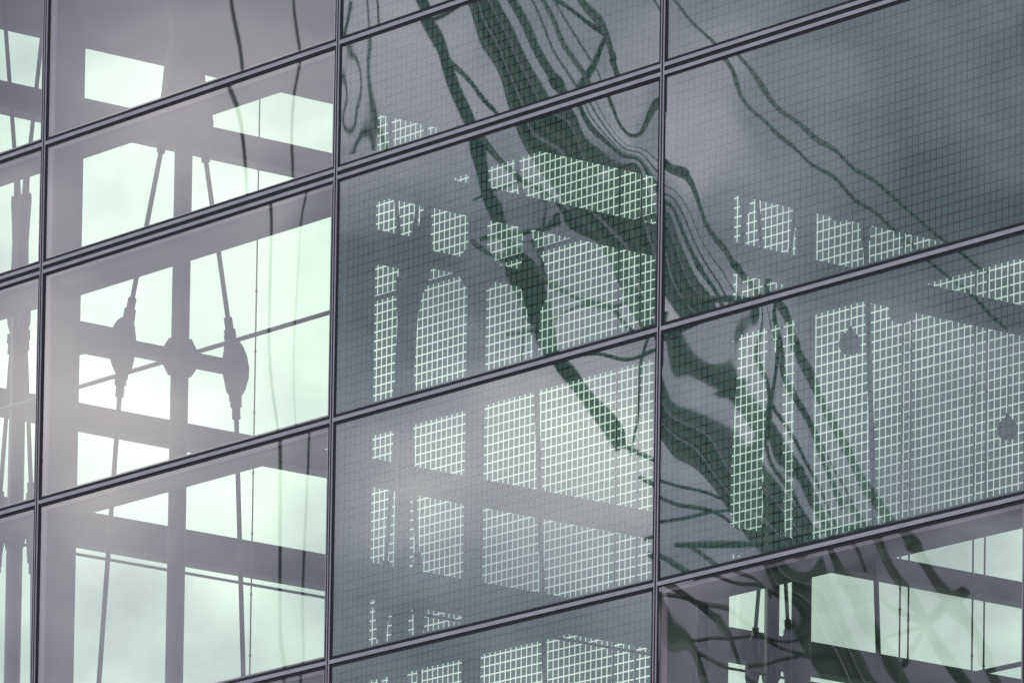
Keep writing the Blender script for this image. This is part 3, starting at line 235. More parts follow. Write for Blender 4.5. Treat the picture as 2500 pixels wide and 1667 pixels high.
 '3_1': (40, 22, 3.532, 1.6666, [-254,-217,-167,-153,-210,-310,-338,-298,-342,-458,-510,-501,-510,-576,-681,-718,-680,-717,-831,-875,-834,-771,-288,-248,-203,-185,-256,-361,-368,-336,-401,-508,-556,-555,-561,-640,-752,-770,-737,-798,-904,-940,-907,-842,-287,-251,-201,-184,-275,-372,-363,-349,-424,-522,-574,-572,-578,-676,-786,-786,-769,-844,-940,-979,-947,-879,-272,-237,-175,-170,-278,-358,-343,-347,-424,-521,-578,-566,-581,-700,-795,-787,-790,-867,-960,-1004,-965,-903,-250,-209,-136,-153,-268,-329,-319,-335,-410,-516,-569,-546,-582,-713,-790,-784,-802,-878,-978,-1021,-970,-925,-225,-166,-94,-135,-245,-295,-294,-311,-391,-508,-547,-523,-585,-714,-778,-782,-805,-884,-995,-1028,-971,-952,-193,-114,-53,-112,-211,-260,-264,-279,-374,-496,-516,-501,-585,-706,-767,-780,-801,-893,-1013,-1027,-977,-982,-149,-57,-15,-80,-172,-226,-226,-244,-360,-474,-480,-485,-579,-692,-759,-772,-794,-908,-1024,-1022,-991,-1010,-94,-1,24,-39,-134,-190,-179,-211,-345,-442,-445,-469,-565,-680,-753,-757,-791,-926,-1029,-1021,-1010,-1034,-33,52,69,7,-98,-146,-127,-182,-323,-403,-413,-450,-546,-671,-741,-737,-795,-942,-1028,-1026,-1031,-1055,29,105,124,53,-61,-92,-75,-155,-291,-362,-383,-423,-526,-665,-722,-719,-804,-951,-1027,-1038,-1049,-1079,89,164,184,97,-17,-29,-26,-124,-250,-323,-350,-389,-510,-654,-695,-705,-814,-954,-1030,-1051,-1064,-1109,148,232,246,139,38,37,20,-84,-205,-284,-308,-353,-497,-635,-664,-697,-818,-954,-1039,-1061,-1079,-1148,212,307,305,184,103,102,68,-35,-160,-242,-257,-319,-482,-605,-635,-691,-815,-956,-1049,-1066,-1099,-1191,284,386,359,238,173,164,123,20,-117,-191,-200,-288,-460,-568,-609,-679,-807,-962,-1055,-1067,-1127,-1233,366,461,413,302,244,226,187,75,-71,-129,-143,-258,-426,-528,-584,-659,-799,-969,-1052,-1070,-1160,-1268,453,532,472,372,313,294,256,127,-18,-58,-89,-221,-382,-489,-553,-632,-793,-972,-1041,-1077,-1193,-1297,539,599,539,443,381,371,327,178,47,16,-36,-175,-332,-449,-512,-601,-789,-964,-1027,-1089,-1220,-1323,620,668,612,511,452,454,393,232,121,90,21,-118,-282,-403,-460,-570,-780,-943,-1012,-1100,-1237,-1348,696,742,684,576,530,539,454,295,202,161,86,-55,-231,-346,-400,-540,-760,-913,-997,-1102,-1246,-1374,771,820,752,640,616,619,514,367,281,233,160,10,-175,-274,-337,-505,-724,-876,-978,-1092,-1250,-1395,849,899,813,710,704,691,578,444,357,310,240,72,-109,-191,-273,-460,-674,-835,-948,-1067,-1249,-1401,932,972,870,785,788,758,647,518,430,395,319,135,-31,-103,-206,-399,-613,-785,-899,-1031,-1239,-1384,1016,1036,928,864,864,823,718,587,504,484,392,201,58,-14,-130,-322,-542,-719,-829,-983,-1208,-1334,1096,1091,989,940,931,891,785,648,583,570,459,274,152,74,-44,-232,-461,-628,-736,-918,-1144,-1246,1166,1143,1054,1008,995,959,844,706,665,648,521,353,241,163,54,-137,-365,-508,-619,-824,-1035,-1109,1226,1197,1116,1067,1058,1022,890,765,744,714,583,431,323,253,154,-43,-252,-360,-472,-680,-864,-910,1280,1253,1172,1120,1121,1075,929,824,814,769,644,502,397,344,247,45,-127,-199,-293,-454,-591,-641,1335,1308,1218,1172,1183,1115,965,882,869,818,702,560,466,429,321,123,-7,-51,-119,-228,-342,-400,1391,1357,1258,1228,1237,1144,1000,931,910,861,748,603,529,500,371,183,84,57,11,-89,-217,-253,1450,1398,1298,1285,1279,1168,1036,968,942,897,774,631,582,545,394,215,125,105,79,-23,-163,-178,1505,1432,1342,1340,1312,1194,1067,992,967,917,774,643,613,556,390,213,119,106,101,1,-144,-140,1553,1465,1392,1389,1340,1222,1091,1009,987,914,746,627,601,521,343,156,51,50,58,-15,-123,-93,1593,1502,1445,1430,1370,1250,1106,1024,1000,889,693,568,520,416,209,-1,-102,-81,-67,-89,-93,-21,1632,1548,1497,1469,1406,1273,1116,1044,1005,851,627,455,338,203,-27,-232,-294,-249,-233,-177,-99,8,1676,1602,1546,1512,1446,1292,1128,1065,1000,814,576,338,48,-148,-298,-450,-453,-388,-373,-264,-161,-37,1732,1662,1599,1567,1490,1310,1150,1087,988,785,551,329,54,-261,-452,-561,-518,-442,-412,-344,-272,-146,1807,1730,1665,1640,1540,1340,1190,1112,980,761,504,256,6,-287,-492,-550,-482,-408,-339,-352,-372,-265,1908,1821,1765,1740,1609,1400,1256,1154,996,758,473,226,21,-228,-436,-474,-391,-306,-263,-354,-419,-339,2053,1961,1921,1884,1725,1518,1370,1242,1067,803,499,276,104,-121,-305,-330,-251,-175,-186,-307,-372,-334]),
 '3_2': (40, 23, 3.532, 1.6872, [-2769,-2612,-2482,-2454,-2460,-2376,-2278,-2273,-2272,-2196,-2114,-2082,-2074,-2033,-1943,-1887,-1905,-1883,-1783,-1744,-1786,-1784,-1748,-2636,-2463,-2336,-2325,-2317,-2218,-2137,-2135,-2118,-2043,-1963,-1926,-1923,-1876,-1774,-1730,-1755,-1711,-1610,-1590,-1622,-1608,-1582,-2553,-2363,-2250,-2249,-2220,-2118,-2052,-2043,-2019,-1947,-1861,-1826,-1830,-1767,-1658,-1634,-1653,-1588,-1498,-1487,-1506,-1490,-1467,-2488,-2287,-2195,-2193,-2145,-2049,-1989,-1973,-1950,-1874,-1780,-1757,-1762,-1677,-1573,-1565,-1569,-1492,-1414,-1402,-1413,-1400,-1371,-2427,-2230,-2154,-2141,-2085,-1996,-1933,-1916,-1897,-1808,-1712,-1706,-1699,-1596,-1507,-1506,-1490,-1412,-1341,-1323,-1335,-1320,-1279,-2370,-2184,-2114,-2090,-2034,-1945,-1877,-1870,-1848,-1741,-1655,-1662,-1634,-1523,-1450,-1444,-1416,-1342,-1268,-1247,-1265,-1238,-1187,-2319,-2144,-2072,-2043,-1989,-1891,-1825,-1830,-1794,-1674,-1608,-1616,-1566,-1458,-1395,-1378,-1347,-1272,-1189,-1175,-1196,-1148,-1098,-2275,-2104,-2025,-2000,-1942,-1831,-1777,-1790,-1732,-1611,-1563,-1561,-1498,-1398,-1333,-1311,-1282,-1196,-1107,-1107,-1120,-1051,-1014,-2234,-2057,-1978,-1960,-1887,-1769,-1734,-1742,-1663,-1551,-1514,-1499,-1432,-1335,-1264,-1245,-1215,-1110,-1026,-1040,-1033,-951,-932,-2191,-2003,-1935,-1917,-1821,-1706,-1688,-1681,-1589,-1492,-1454,-1430,-1366,-1263,-1190,-1181,-1138,-1017,-948,-965,-934,-853,-847,-2141,-1948,-1893,-1863,-1746,-1644,-1633,-1606,-1513,-1424,-1382,-1359,-1295,-1180,-1114,-1114,-1049,-920,-869,-878,-829,-757,-754,-2082,-1894,-1849,-1794,-1665,-1578,-1560,-1520,-1431,-1340,-1297,-1283,-1210,-1088,-1040,-1038,-948,-824,-785,-778,-722,-658,-653,-2017,-1842,-1793,-1712,-1581,-1500,-1469,-1424,-1334,-1237,-1202,-1196,-1107,-989,-962,-948,-841,-727,-688,-667,-613,-551,-548,-1951,-1788,-1723,-1619,-1489,-1402,-1360,-1314,-1214,-1112,-1096,-1088,-985,-886,-875,-844,-730,-624,-575,-549,-500,-436,-448,-1887,-1725,-1637,-1520,-1385,-1283,-1237,-1184,-1064,-967,-970,-952,-847,-776,-773,-729,-619,-510,-449,-425,-375,-316,-362,-1820,-1648,-1540,-1413,-1261,-1144,-1097,-1026,-884,-802,-814,-783,-692,-651,-653,-609,-501,-379,-313,-290,-236,-200,-298,-1745,-1556,-1435,-1295,-1115,-990,-937,-833,-675,-610,-619,-581,-516,-501,-513,-481,-368,-233,-169,-139,-85,-102,-259,-1654,-1451,-1324,-1159,-952,-824,-751,-604,-440,-383,-381,-347,-309,-316,-352,-333,-203,-67,-15,26,61,-33,-246,-1542,-1336,-1202,-1004,-778,-645,-534,-345,-174,-113,-102,-82,-62,-89,-159,-142,15,139,163,175,151,-17,-247,-1408,-1210,-1062,-830,-597,-451,-288,-60,126,204,208,201,221,183,97,138,292,353,317,264,146,-28,-216,-1251,-1066,-897,-643,-411,-236,-20,247,468,568,544,474,510,473,370,370,491,497,419,334,224,88,-84,-1068,-892,-702,-442,-210,1,265,573,845,969,901,691,752,710,557,481,576,605,559,490,422,309,132,-854,-678,-473,-221,17,269,571,919,1243,1374,1198,880,996,953,768,631,643,696,688,679,671,576,391,-599,-417,-209,36,294,590,923,1276,1553,1568,1295,1118,1268,1208,1013,835,751,783,875,967,976,859,658,-303,-110,93,349,666,1018,1247,1488,1661,1599,1423,1396,1493,1418,1199,940,858,1010,1182,1274,1262,1109,896,21,225,437,698,864,1109,1327,1544,1682,1592,1507,1551,1585,1500,1252,988,1100,1302,1402,1465,1444,1273,1070,344,537,743,958,1021,1102,1322,1562,1646,1552,1501,1549,1571,1385,1125,1193,1407,1479,1496,1543,1512,1340,1159,628,785,948,1083,1124,1171,1332,1513,1591,1586,1609,1686,1754,1522,1319,1483,1577,1523,1482,1510,1471,1315,1156,854,988,1143,1243,1210,1170,1298,1464,1586,1677,1792,1931,1999,1731,1576,1645,1621,1473,1378,1369,1321,1194,1079,1012,1153,1325,1412,1337,1237,1347,1498,1639,1784,1962,2135,2129,1888,1794,1778,1631,1391,1230,1162,1078,1006,1015,1104,1269,1457,1544,1491,1417,1471,1577,1702,1850,2044,2216,2212,2077,2011,1909,1641,1320,1117,1029,997,1033,1149,1137,1321,1512,1610,1598,1542,1560,1641,1728,1844,2038,2225,2264,2228,2191,2011,1616,1186,964,970,1101,1288,1536,1129,1307,1478,1590,1594,1541,1587,1678,1729,1808,1992,2170,2241,2285,2281,2038,1480,947,831,1085,1448,1795,2164,1106,1246,1365,1456,1440,1448,1592,1700,1705,1744,1885,2009,2082,2177,2204,1911,1195,741,962,1583,2138,2544,2955,1096,1196,1252,1257,1290,1465,1639,1675,1605,1597,1664,1702,1732,1815,1860,1553,922,910,1672,2445,2960,3349,3768,1119,1225,1323,1386,1449,1566,1641,1572,1431,1358,1324,1254,1182,1164,1183,992,926,1615,2573,3268,3708,4083,4493,1173,1306,1440,1498,1506,1552,1546,1393,1191,1039,897,715,507,328,213,249,1024,2237,3201,3851,4267,4650,5060,1238,1390,1513,1516,1476,1467,1381,1158,896,660,426,154,-146,-362,-380,-32,989,2305,3364,4088,4554,4983,5437,1295,1452,1533,1478,1399,1331,1168,885,557,242,-58,-391,-712,-836,-651,-115,857,2075,3154,3926,4503,5073,5639,1327,1472,1501,1401,1283,1149,918,576,175,-204,-556,-933,-1230,-1227,-884,-261,659,1769,2798,3607,4315,5029,5727]),
 '3_3': (40, 13, 3.532, 0.8681, [-3478,-3396,-3337,-3244,-3083,-2960,-2904,-2765,-2621,-2532,-2510,-2498,-2520,-2681,-2585,-2527,-2411,-2167,-2018,-2098,-2087,-1927,-1923,-1972,-1998,-2047,-1971,-1878,-1822,-1690,-1553,-1547,-1539,-1441,-1392,-1473,-1539,-1593,-1654,-1336,-1287,-1279,-1172,-1160,-1198,-1184,-1234,-1240,-1209,-1217,-1266,-1326,-788,-747,-755,-758,-794,-851,-928,-1004,-996,-959,-984,-1027,-1080,-411,-382,-420,-510,-583,-658,-736,-785,-764,-751,-832,-891,-929,-272,-296,-365,-431,-491,-552,-613,-632,-601,-619,-709,-757,-810,-309,-350,-378,-404,-434,-478,-527,-520,-482,-521,-598,-631,-705,-381,-401,-404,-398,-397,-432,-469,-433,-398,-445,-499,-526,-610,-421,-413,-410,-386,-371,-410,-425,-366,-338,-379,-414,-443,-525,-427,-409,-403,-365,-357,-401,-391,-320,-296,-321,-348,-379,-448,-408,-394,-380,-336,-350,-397,-367,-296,-263,-269,-299,-327,-387,-372,-366,-339,-304,-343,-386,-355,-294,-245,-238,-267,-287,-353,-326,-321,-282,-267,-321,-359,-346,-308,-268,-274,-292,-289,-366,-273,-258,-218,-222,-271,-300,-308,-297,-295,-328,-337,-328,-433,-217,-185,-156,-168,-197,-241,-297,-312,-335,-385,-390,-404,-549,-170,-123,-110,-125,-157,-243,-318,-341,-393,-458,-477,-535,-705,-151,-120,-115,-120,-159,-250,-300,-338,-427,-530,-604,-697,-862,-119,-99,-93,-77,-132,-207,-230,-273,-398,-540,-654,-779,-962,-79,-65,-61,-55,-128,-189,-209,-268,-401,-539,-668,-807,-1012,-75,-97,-61,-44,-124,-194,-224,-292,-409,-538,-667,-804,-1033,-5,22,85,53,-54,-136,-200,-290,-403,-533,-653,-787,-1041,151,232,258,158,31,-65,-158,-262,-386,-518,-625,-768,-1044,299,375,367,249,121,9,-101,-220,-364,-493,-593,-756,-1040,426,485,449,336,212,91,-25,-167,-335,-467,-574,-751,-1020,533,572,524,423,301,187,75,-92,-285,-433,-555,-731,-970,617,641,597,506,393,296,175,-29,-251,-407,-521,-670,-877,674,698,665,585,502,430,282,20,-225,-353,-430,-544,-734,701,742,719,649,596,527,333,66,-122,-189,-241,-344,-542,695,756,753,710,649,542,371,219,156,109,36,-91,-313,691,785,784,712,638,583,523,490,475,413,330,174,-62,696,789,758,706,702,719,719,720,693,656,589,422,196,736,761,760,800,834,846,860,872,861,863,811,648,450,989,1053,1076,1081,1069,1057,1058,1039,1034,1060,1007,860,691,1387,1485,1484,1420,1360,1334,1298,1239,1234,1257,1196,1068,915,1772,1837,1815,1732,1664,1629,1553,1468,1460,1462,1391,1278,1127,2129,2169,2124,2031,1975,1928,1819,1726,1708,1683,1608,1497,1339,2487,2512,2441,2348,2306,2239,2111,2020,1983,1938,1861,1739,1576,2900,2908,2816,2732,2694,2604,2472,2380,2323,2267,2185,2044,1885,3468,3455,3351,3281,3233,3126,2997,2895,2822,2765,2665,2510,2362]),
 '3_4': (40, 34, 3.532, 2.6156, [490,542,508,550,602,548,480,494,525,488,420,417,465,432,344,359,419,363,285,323,364,307,255,281,315,280,221,237,289,242,149,150,122,-132,470,491,464,504,528,469,405,412,439,396,317,325,374,319,234,270,314,243,184,226,251,197,150,175,211,170,106,138,189,120,40,59,11,-252,491,493,464,509,520,457,388,392,419,360,275,301,341,263,193,242,265,189,147,185,202,151,103,133,172,116,54,107,144,59,0,27,-43,-303,505,506,488,529,538,468,388,399,423,340,262,304,324,232,184,233,237,166,132,165,183,127,77,121,156,81,34,102,117,26,-10,12,-72,-324,516,526,512,546,558,475,393,418,429,325,264,314,309,216,185,227,222,156,121,158,177,107,63,124,143,55,32,102,94,11,-11,2,-86,-334,529,541,525,565,574,473,401,440,427,313,274,319,295,209,186,220,214,146,111,159,171,86,59,131,126,37,37,99,77,4,-13,-5,-93,-345,540,545,531,584,578,463,412,455,415,305,283,317,283,205,182,217,210,132,104,166,160,67,64,134,106,29,43,92,65,0,-18,-6,-97,-359,545,536,535,599,569,450,423,457,399,301,286,310,275,197,175,218,204,114,104,172,142,53,73,130,89,26,44,85,60,-8,-22,-2,-105,-375,538,519,539,603,548,437,428,447,381,295,280,302,267,183,168,221,189,96,111,172,121,48,80,121,78,24,41,82,55,-20,-22,4,-119,-386,516,498,541,592,519,425,421,429,364,281,267,295,253,162,167,222,167,83,119,164,102,47,81,112,71,18,37,85,45,-33,-14,8,-138,-390,482,476,534,566,487,407,402,406,343,258,253,289,230,141,169,215,141,77,124,151,89,46,77,107,65,8,39,89,30,-41,-2,3,-156,-386,439,452,513,528,452,377,373,382,314,226,241,276,198,123,171,198,118,75,121,137,81,41,73,107,55,-2,47,89,11,-41,10,-8,-168,-379,389,418,474,483,409,334,339,354,273,192,230,254,162,112,168,175,100,72,113,127,72,31,74,107,39,-8,59,81,-6,-35,16,-21,-173,-375,329,367,419,430,353,280,303,317,221,161,216,220,128,102,155,151,86,63,104,121,59,21,80,103,20,-5,70,68,-16,-25,16,-30,-175,-376,250,293,350,365,280,220,266,268,165,133,194,179,98,89,135,130,71,49,99,115,41,16,90,92,4,5,74,53,-19,-19,13,-35,-179,-379,140,189,266,283,194,161,224,208,111,106,162,138,70,69,114,113,50,35,99,104,20,20,97,76,-4,16,73,43,-19,-18,11,-36,-188,-381,0,61,171,189,106,107,175,142,62,75,122,99,42,43,96,94,24,25,101,86,4,29,99,60,-3,25,69,39,-20,-20,15,-40,-201,-377,-126,-33,93,95,26,56,117,77,17,37,81,63,7,16,82,70,-4,22,100,63,-4,40,94,50,1,28,68,38,-25,-19,23,-51,-214,-367,-228,-100,23,8,-40,7,56,20,-28,-5,45,27,-32,-6,68,39,-27,25,91,41,-4,48,88,47,4,31,73,36,-34,-11,29,-68,-220,-355,-305,-151,-42,-65,-93,-43,0,-31,-75,-46,14,-13,-72,-21,51,4,-43,27,77,26,-1,50,85,47,4,36,82,28,-40,2,28,-87,-220,-348,-360,-195,-102,-122,-139,-91,-47,-77,-123,-78,-14,-57,-105,-30,28,-29,-50,25,61,17,0,50,88,46,0,48,89,15,-40,16,18,-104,-216,-348,-399,-235,-152,-167,-182,-131,-83,-123,-166,-100,-43,-102,-127,-39,-1,-54,-54,18,49,12,-2,53,94,40,-1,64,89,0,-34,25,3,-115,-214,-355,-430,-270,-189,-204,-221,-159,-112,-168,-199,-114,-76,-141,-140,-51,-28,-71,-59,10,43,6,-8,62,97,27,4,80,80,-12,-25,24,-13,-122,-217,-364,-457,-298,-215,-239,-252,-175,-139,-209,-217,-125,-109,-169,-147,-66,-48,-81,-67,7,42,-4,-10,75,93,13,13,88,64,-19,-19,17,-26,-131,-227,-370,-482,-314,-234,-272,-272,-181,-167,-241,-223,-137,-138,-185,-153,-78,-59,-89,-72,13,41,-16,-4,87,80,2,24,85,46,-24,-21,6,-37,-145,-239,-372,-500,-320,-253,-301,-277,-184,-194,-259,-223,-150,-158,-193,-159,-84,-62,-97,-69,29,40,-24,12,95,62,-3,30,74,31,-32,-31,-3,-50,-166,-247,-373,-508,-319,-274,-320,-272,-189,-216,-264,-221,-160,-167,-198,-163,-79,-63,-103,-52,50,37,-20,33,96,47,-5,27,59,17,-47,-44,-9,-68,-189,-249,-378,-506,-318,-296,-328,-262,-196,-228,-263,-221,-163,-170,-205,-161,-67,-66,-102,-25,70,37,-5,54,92,37,-9,17,46,1,-68,-54,-16,-95,-208,-246,-391,-496,-322,-314,-326,-255,-203,-232,-262,-220,-158,-173,-213,-149,-55,-73,-94,5,81,39,14,66,86,30,-19,4,35,-22,-92,-58,-27,-125,-219,-243,-409,-485,-331,-325,-320,-252,-204,-231,-263,-214,-149,-181,-217,-133,-52,-84,-82,25,81,40,25,67,80,18,-37,-6,23,-52,-112,-58,-46,-152,-222,-244,-428,-479,-341,-328,-316,-250,-200,-232,-266,-202,-142,-193,-216,-117,-59,-98,-75,27,68,33,18,57,69,-4,-59,-12,6,-84,-123,-59,-69,-171,-220,-249,-441,-479,-347,-329,-317,-244,-193,-239,-267,-185,-142,-207,-208,-108,-76,-111,-78,11,46,10,-7,40,50,-36,-79,-16,-18,-113,-125,-64,-91,-181,-219,-255,-446,-481,-348,-333,-320,-234,-190,-251,-261,-169,-151,-217,-197,-110,-95,-125,-95,-15,16,-29,-42,20,20,-75,-91,-22,-46,-132,-124,-73,-107,-185,-220,-256,-446,-481,-347,-343,-321,-221,-195,-264,-249,-159,-164,-221,-190,-118,-110,-142,-118,-40,-17,-76,-75,0,-18,-110,-97,-34,-73,-142,-123,-82,-114,-188,-221,-250,-446,-476,-351,-359,-317,-210,-208,-273,-236,-159,-178,-222,-190,-126,-122,-162,-141,-58,-53,-122,-98,-21,-59,-134,-100,-50,-93,-147,-126,-87,-117,-194,-219,-238,-452,-469,-363,-375,-308,-208,-227,-277,-228,-167,-188,-225,-196,-132,-135,-187,-156,-71,-92,-158,-111,-45,-95,-149,-106,-66,-106,-153,-131,-86,-122,-204,-210,-228,-464,-470,-387,-389,-302,-219,-248,-282,-232,-180,-199,-238,-206,-137,-155,-213,-164,-87,-131,-183,-120,-72,-125,-161,-117,-82,-118,-166,-136,-85,-136,-215,-199,-228,-482,-488,-424,-408,-311,-246,-275,-298,-251,-200,-222,-266,-222,-152,-192,-244,-175,-117,-175,-206,-140,-108,-155,-182,-140,-102,-142,-191,-144,-96,-166,-230,-197,-247,-507,-541,-485,-449,-355,-300,-325,-347,-299,-243,-277,-323,-259,-199,-258,-292,-213,-177,-237,-251,-190,-165,-207,-234,-186,-144,-198,-241,-174,-140,-224,-264,-226,-299,-554,-667,-608,-560,-471,-418,-445,-469,-410,-355,-408,-443,-362,-322,-391,-402,-324,-307,-360,-365,-309,-283,-329,-356,-294,-257,-327,-353,-273,-261,-346,-364,-332,-418,-664]),
 '4_0': (41, 23, 3.592, 1.7345, [-1577,-1482,-1484,-1532,-1554,-1553,-1582,-1688,-1805,-1865,-1978,-2214,-2444,-2637,-2908,-3251,-3553,-3745,-3865,-4020,-4208,-4330,-4424,-1577,-1495,-1496,-1536,-1558,-1545,-1567,-1676,-1766,-1794,-1900,-2101,-2269,-2416,-2639,-2931,-3223,-3415,-3553,-3770,-4000,-4144,-4283,-1572,-1497,-1492,-1534,-1553,-1522,-1548,-1656,-1710,-1717,-1815,-1972,-2086,-2191,-2350,-2574,-2809,-2990,-3220,-3530,-3792,-3962,-4149,-1567,-1491,-1484,-1534,-1539,-1496,-1534,-1629,-1649,-1648,-1731,-1844,-1922,-1986,-2089,-2266,-2463,-2676,-2987,-3350,-3617,-3808,-4014,-1561,-1477,-1478,-1534,-1519,-1474,-1525,-1599,-1595,-1592,-1654,-1737,-1793,-1826,-1914,-2096,-2318,-2563,-2883,-3222,-3451,-3639,-3849,-1548,-1459,-1477,-1530,-1495,-1461,-1519,-1570,-1557,-1551,-1594,-1664,-1707,-1726,-1849,-2089,-2328,-2540,-2821,-3078,-3265,-3457,-3665,-1525,-1440,-1478,-1517,-1471,-1456,-1513,-1549,-1537,-1523,-1557,-1631,-1662,-1686,-1847,-2109,-2311,-2482,-2702,-2897,-3098,-3293,-3485,-1492,-1424,-1474,-1495,-1452,-1452,-1503,-1538,-1529,-1507,-1548,-1625,-1637,-1662,-1816,-2013,-2158,-2329,-2527,-2754,-2985,-3158,-3317,-1454,-1409,-1458,-1466,-1435,-1443,-1492,-1536,-1524,-1502,-1561,-1628,-1611,-1627,-1763,-1897,-1993,-2164,-2386,-2662,-2906,-3034,-3152,-1413,-1387,-1428,-1433,-1413,-1421,-1479,-1533,-1514,-1505,-1586,-1636,-1599,-1611,-1740,-1879,-1989,-2107,-2294,-2563,-2787,-2863,-2980,-1369,-1352,-1385,-1395,-1378,-1387,-1463,-1518,-1492,-1509,-1606,-1643,-1614,-1643,-1749,-1865,-1950,-1994,-2143,-2396,-2606,-2712,-2860,-1319,-1300,-1331,-1346,-1323,-1341,-1433,-1478,-1453,-1498,-1599,-1629,-1614,-1629,-1667,-1702,-1703,-1720,-1889,-2176,-2472,-2645,-2750,-1255,-1231,-1268,-1280,-1247,-1281,-1381,-1407,-1390,-1453,-1543,-1565,-1542,-1486,-1444,-1413,-1335,-1339,-1565,-1984,-2371,-2461,-2474,-1173,-1149,-1193,-1190,-1150,-1204,-1296,-1303,-1297,-1359,-1424,-1430,-1377,-1278,-1179,-1050,-874,-862,-1182,-1706,-1953,-1982,-1988,-1073,-1057,-1101,-1073,-1038,-1104,-1174,-1168,-1165,-1207,-1243,-1211,-1094,-967,-863,-618,-306,-208,-609,-1065,-1257,-1345,-1384,-960,-956,-985,-934,-909,-972,-1017,-1001,-988,-1003,-1014,-935,-758,-604,-455,-114,264,266,-173,-458,-581,-661,-729,-837,-841,-844,-779,-761,-808,-829,-802,-763,-756,-743,-609,-383,-200,6,361,591,472,209,79,38,-17,-120,-708,-707,-681,-610,-590,-614,-618,-569,-497,-471,-426,-231,52,283,480,714,809,705,559,506,531,487,333,-572,-553,-503,-430,-396,-400,-388,-304,-199,-152,-53,212,531,737,862,978,1000,911,801,762,778,690,538,-424,-381,-316,-235,-182,-175,-143,-18,109,187,366,680,925,1045,1127,1191,1186,1086,953,860,762,610,606,-261,-198,-125,-27,43,55,116,273,403,500,707,984,1166,1257,1328,1394,1399,1284,1105,958,820,732,811,-85,-11,73,194,270,286,381,554,671,775,973,1201,1358,1449,1534,1627,1629,1474,1264,1097,940,870,967,97,174,277,419,489,519,647,817,921,1028,1208,1419,1590,1707,1800,1863,1803,1599,1391,1203,1000,914,1004,279,358,486,639,699,751,902,1063,1168,1278,1449,1685,1881,1970,2008,2025,1909,1671,1452,1236,1004,896,953,453,541,696,844,900,978,1138,1296,1418,1544,1734,1967,2101,2116,2127,2118,1979,1729,1485,1260,1045,884,842,618,725,899,1033,1093,1190,1349,1512,1646,1780,1978,2168,2223,2198,2210,2184,2065,1831,1593,1348,1092,858,731,777,907,1085,1206,1276,1379,1534,1700,1823,1934,2116,2276,2289,2264,2306,2286,2168,1936,1696,1447,1160,854,655,932,1082,1252,1366,1443,1541,1694,1855,1946,2034,2203,2335,2352,2354,2398,2355,2236,2031,1784,1524,1190,827,596,1084,1241,1400,1514,1588,1677,1832,1976,2030,2106,2255,2347,2377,2423,2444,2397,2289,2064,1809,1525,1137,767,548,1226,1379,1532,1647,1706,1791,1950,2064,2092,2169,2299,2363,2394,2448,2460,2410,2249,1996,1747,1447,1058,723,520,1353,1498,1652,1758,1798,1887,2043,2124,2142,2226,2339,2395,2426,2449,2448,2373,2163,1911,1676,1377,1002,702,505,1460,1599,1756,1843,1867,1967,2108,2159,2181,2269,2374,2440,2451,2427,2399,2292,2061,1818,1599,1302,954,685,494,1544,1686,1840,1898,1917,2025,2140,2173,2198,2279,2375,2421,2386,2335,2287,2136,1889,1675,1481,1204,896,655,480,1609,1759,1898,1926,1950,2053,2140,2163,2184,2243,2309,2300,2204,2121,2037,1871,1654,1491,1326,1083,819,605,459,1659,1816,1926,1933,1961,2046,2108,2118,2116,2146,2176,2090,1922,1803,1717,1572,1405,1285,1148,947,720,534,427,1697,1849,1926,1923,1945,2005,2045,2029,1985,1986,1977,1829,1641,1537,1452,1309,1172,1075,965,801,598,448,380,1722,1855,1904,1894,1900,1935,1956,1899,1811,1780,1714,1544,1387,1309,1218,1080,956,869,786,645,460,352,313,1728,1835,1866,1845,1827,1846,1842,1740,1628,1582,1483,1301,1166,1095,1001,872,750,674,615,479,314,248,221,1711,1795,1814,1772,1732,1743,1706,1565,1450,1393,1268,1087,962,886,797,672,548,490,443,303,165,131,104,1668,1738,1744,1674,1623,1624,1548,1383,1272,1198,1055,882,756,677,595,464,344,309,260,118,12,-4,-34,1598,1663,1648,1551,1498,1482,1365,1190,1079,984,834,664,532,459,379,237,131,116,55,-79,-155,-166,-194]),
